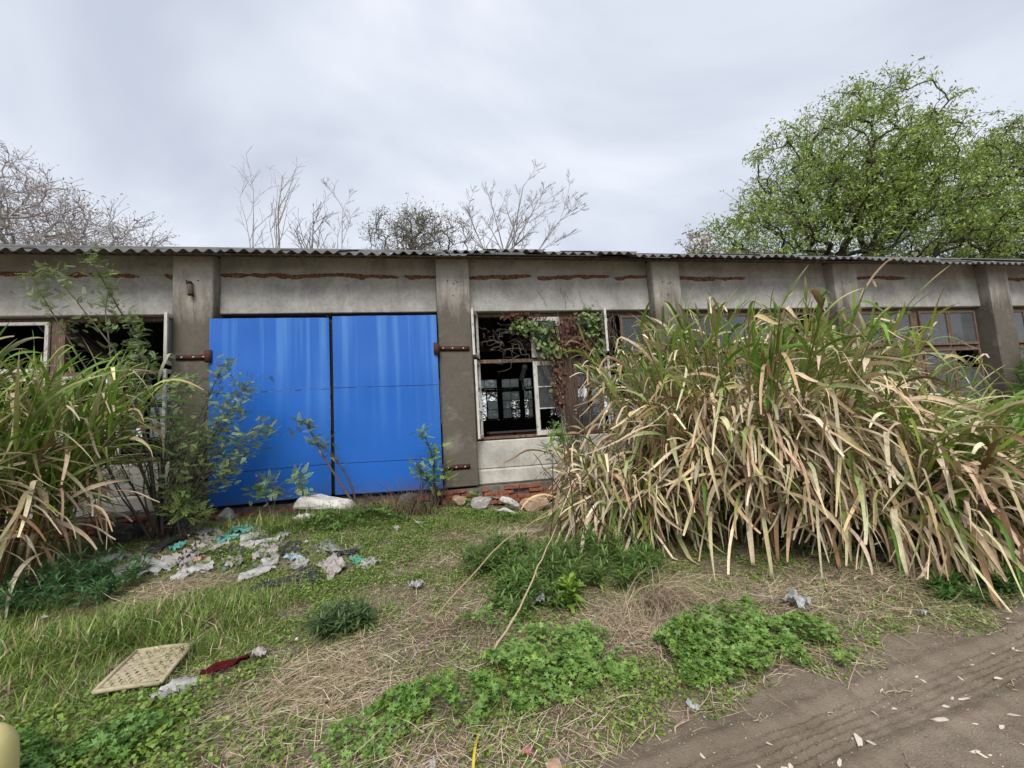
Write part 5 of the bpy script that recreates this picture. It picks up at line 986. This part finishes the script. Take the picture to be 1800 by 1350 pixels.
o = scrap('dark red cloth lying in the grass right of the woven mat', -1.42, 3.08, .28, .07, .05, M_cloth, 1150, .03, 'red_cloth', None, 'cloth', .35)
# tiny shreds between the larger scraps
g = np.random.default_rng(1155); n = 370; x = np.concatenate([g.normal(-2.5, .6, n-170), g.uniform(-3.2, 1.6, 170)]); y = np.concatenate([g.normal(5.25, .42, n-170), g.uniform(2., 5.8, 170)]); z = hgt(x, y)+.015+.03*g.random(n)
V, F, C = inst(QL*[1, 1.2, 3], RHF, np.stack([x, y, z], -1), rot_xyz(g.normal(0, .5, n), g.normal(0, .5, n), g.uniform(0, 6.28, n)), np.concatenate([g.uniform(.02, .07, n-170), g.uniform(.012, .03, 170)]), pick([(.46, .44, .41), (.38, .33, .31), (.05, .05, .05), (.25, .24, .23), (.12, .33, .29), (.6, .58, .55)], n, g, [.26, .2, .28, .16, .04, .06]))
tag(mk('plastic_shreds', V, F, M_chip, None, C), 'tiny torn plastic and paper shreds strewn around the rubbish heap', 'rubbish', None, 'stuff')
# woven mat: weave of strips on a frame
mat_c = st(-1.93, 3.2, .07); MT = empty('woven_mat', mat_c); MT.rotation_euler = (.06, .05, .10); tag(MT, 'square straw-coloured woven mat panel lying in the grass at lower left', 'mat')
k = NT('woven_straw'); c = k.mix(k.ramp(k.noise(k.obj(), 22, 4), .3, .7), (.46, .40, .27), (.30, .25, .16)); k.pbr(c, .9, k.bump(k.noise(k.obj((1, 1, 1)), 60, 3), .5, .005), 0, .15); M_mat = k.m
mw, mh = .33, .42
for (p, q) in (((-mw/2, -mh/2), (mw/2, -mh/2)), ((mw/2, -mh/2), (mw/2, mh/2)), ((mw/2, mh/2), (-mw/2, mh/2)), ((-mw/2, mh/2), (-mw/2, -mh/2))):
    V, F = polytube([(p[0], p[1], 0), ((p[0]+q[0])/2, (p[1]+q[1])/2, .006), (q[0], q[1], 0)], .014, 6); mk('rim', V, F, M_mat, MT)
g = np.random.default_rng(1160)
def ribbon(p0, p1, ph, w):
    n = 25; t = np.linspace(0, 1, n); P_ = np.array(p0)[None]*(1-t[:, None])+np.array(p1)[None]*t[:, None]; P_[:, 2] += .0045*np.sin(t*math.pi*12+ph); P_[:, 2] += g.normal(0, .001); d = np.array(p1)-np.array(p0); s_ = np.array([-d[1], d[0], 0])/np.linalg.norm(d)*w
    return np.stack([P_-s_, P_+s_], 1)
ra = Acc()
for i in range(13): x = -mw/2+.02+(mw-.04)*i/12; mk('strip', ribbon((x, -mh/2, 0), (x+g.normal(0, .004), mh/2, 0), i*math.pi, .0148), strip_faces(1, 24, 2), M_mat, MT)
for i in range(14): y = -mh/2+.02+(mh-.04)*i/13; mk('strip', ribbon((-mw/2, y, .0012), (mw/2, y+g.normal(0, .004), .0012), i*math.pi+1.57, .0148), strip_faces(1, 24, 2), M_mat, MT)

# ------------------------------------------------------------------ stones on the road
def roadz(x, y): u, v = road_uv(x, y); return float(np.maximum(road_z(np.array(u), np.array(v)), hgt(x, y)))
g = np.random.default_rng(1200); chips = []
for i in range(5):
    bm = bmesh.new(); p = g.standard_normal((11, 3)); p /= np.linalg.norm(p, axis=1, keepdims=True)
    for q in p: bm.verts.new(q*[.5, .34, .16])
    r = bmesh.ops.convex_hull(bm, input=bm.verts); bmesh.ops.delete(bm, geom=[e for e in r['geom_interior'] if isinstance(e, bmesh.types.BMVert)], context='VERTS'); me = bpy.data.meshes.new('stone_chip'); bm.to_mesh(me); bm.free(); chips.append(me)
M_chipw = simple('pale_chip', (.62, .55, .46), (.47, .40, .32), 12, .9, .3, .15); [me.materials.append(M_chipw) for me in chips]
for i in range(190):
    u, v = g.uniform(-.6, 4.2), -abs(g.normal(.0, .6))-.02; x, y = .55+u*RC-v*RS, RY+u*RS+v*RC
    o = link('stone_chip', chips[i % 5], None, (x, y, roadz(x, y)+.003)); s_ = g.uniform(.014, .03)*(1.6 if i < 16 else 1.); o.scale = (s_*1.8, s_*1.2, s_); o.rotation_euler = (g.normal(0, .2), g.normal(0, .2), g.uniform(0, 6.28)); tag(o, 'pale flat stone chip scattered on the dirt road', 'stone', 'stone chips on the dirt road')
n = 2600; u = g.uniform(-1., 5, n); v = -np.abs(g.normal(0, .6, n))+.15; x, y = .55+u*RC-v*RS, RY+u*RS+v*RC; z = np.maximum(road_z(u, v), hgt(x, y)); tv = np.array([v_.co for v_ in chips[0].vertices]); tf = [np.array([list(p_.vertices) for p_ in chips[0].polygons])]
V, F, C = inst(tv, tf, np.stack([x, y, z+.001], -1), rot_xyz(g.normal(0, .3, n), g.normal(0, .3, n), g.uniform(0, 6.28, n)), g.uniform(.005, .016, n), pick([(.34, .28, .21), (.50, .43, .35), (.22, .165, .12)], n, g)); tag(mk('gravel', V, F, M_chip, None, C), 'fine gravel crumbs pressed into the dirt road', 'gravel', None, 'stuff')
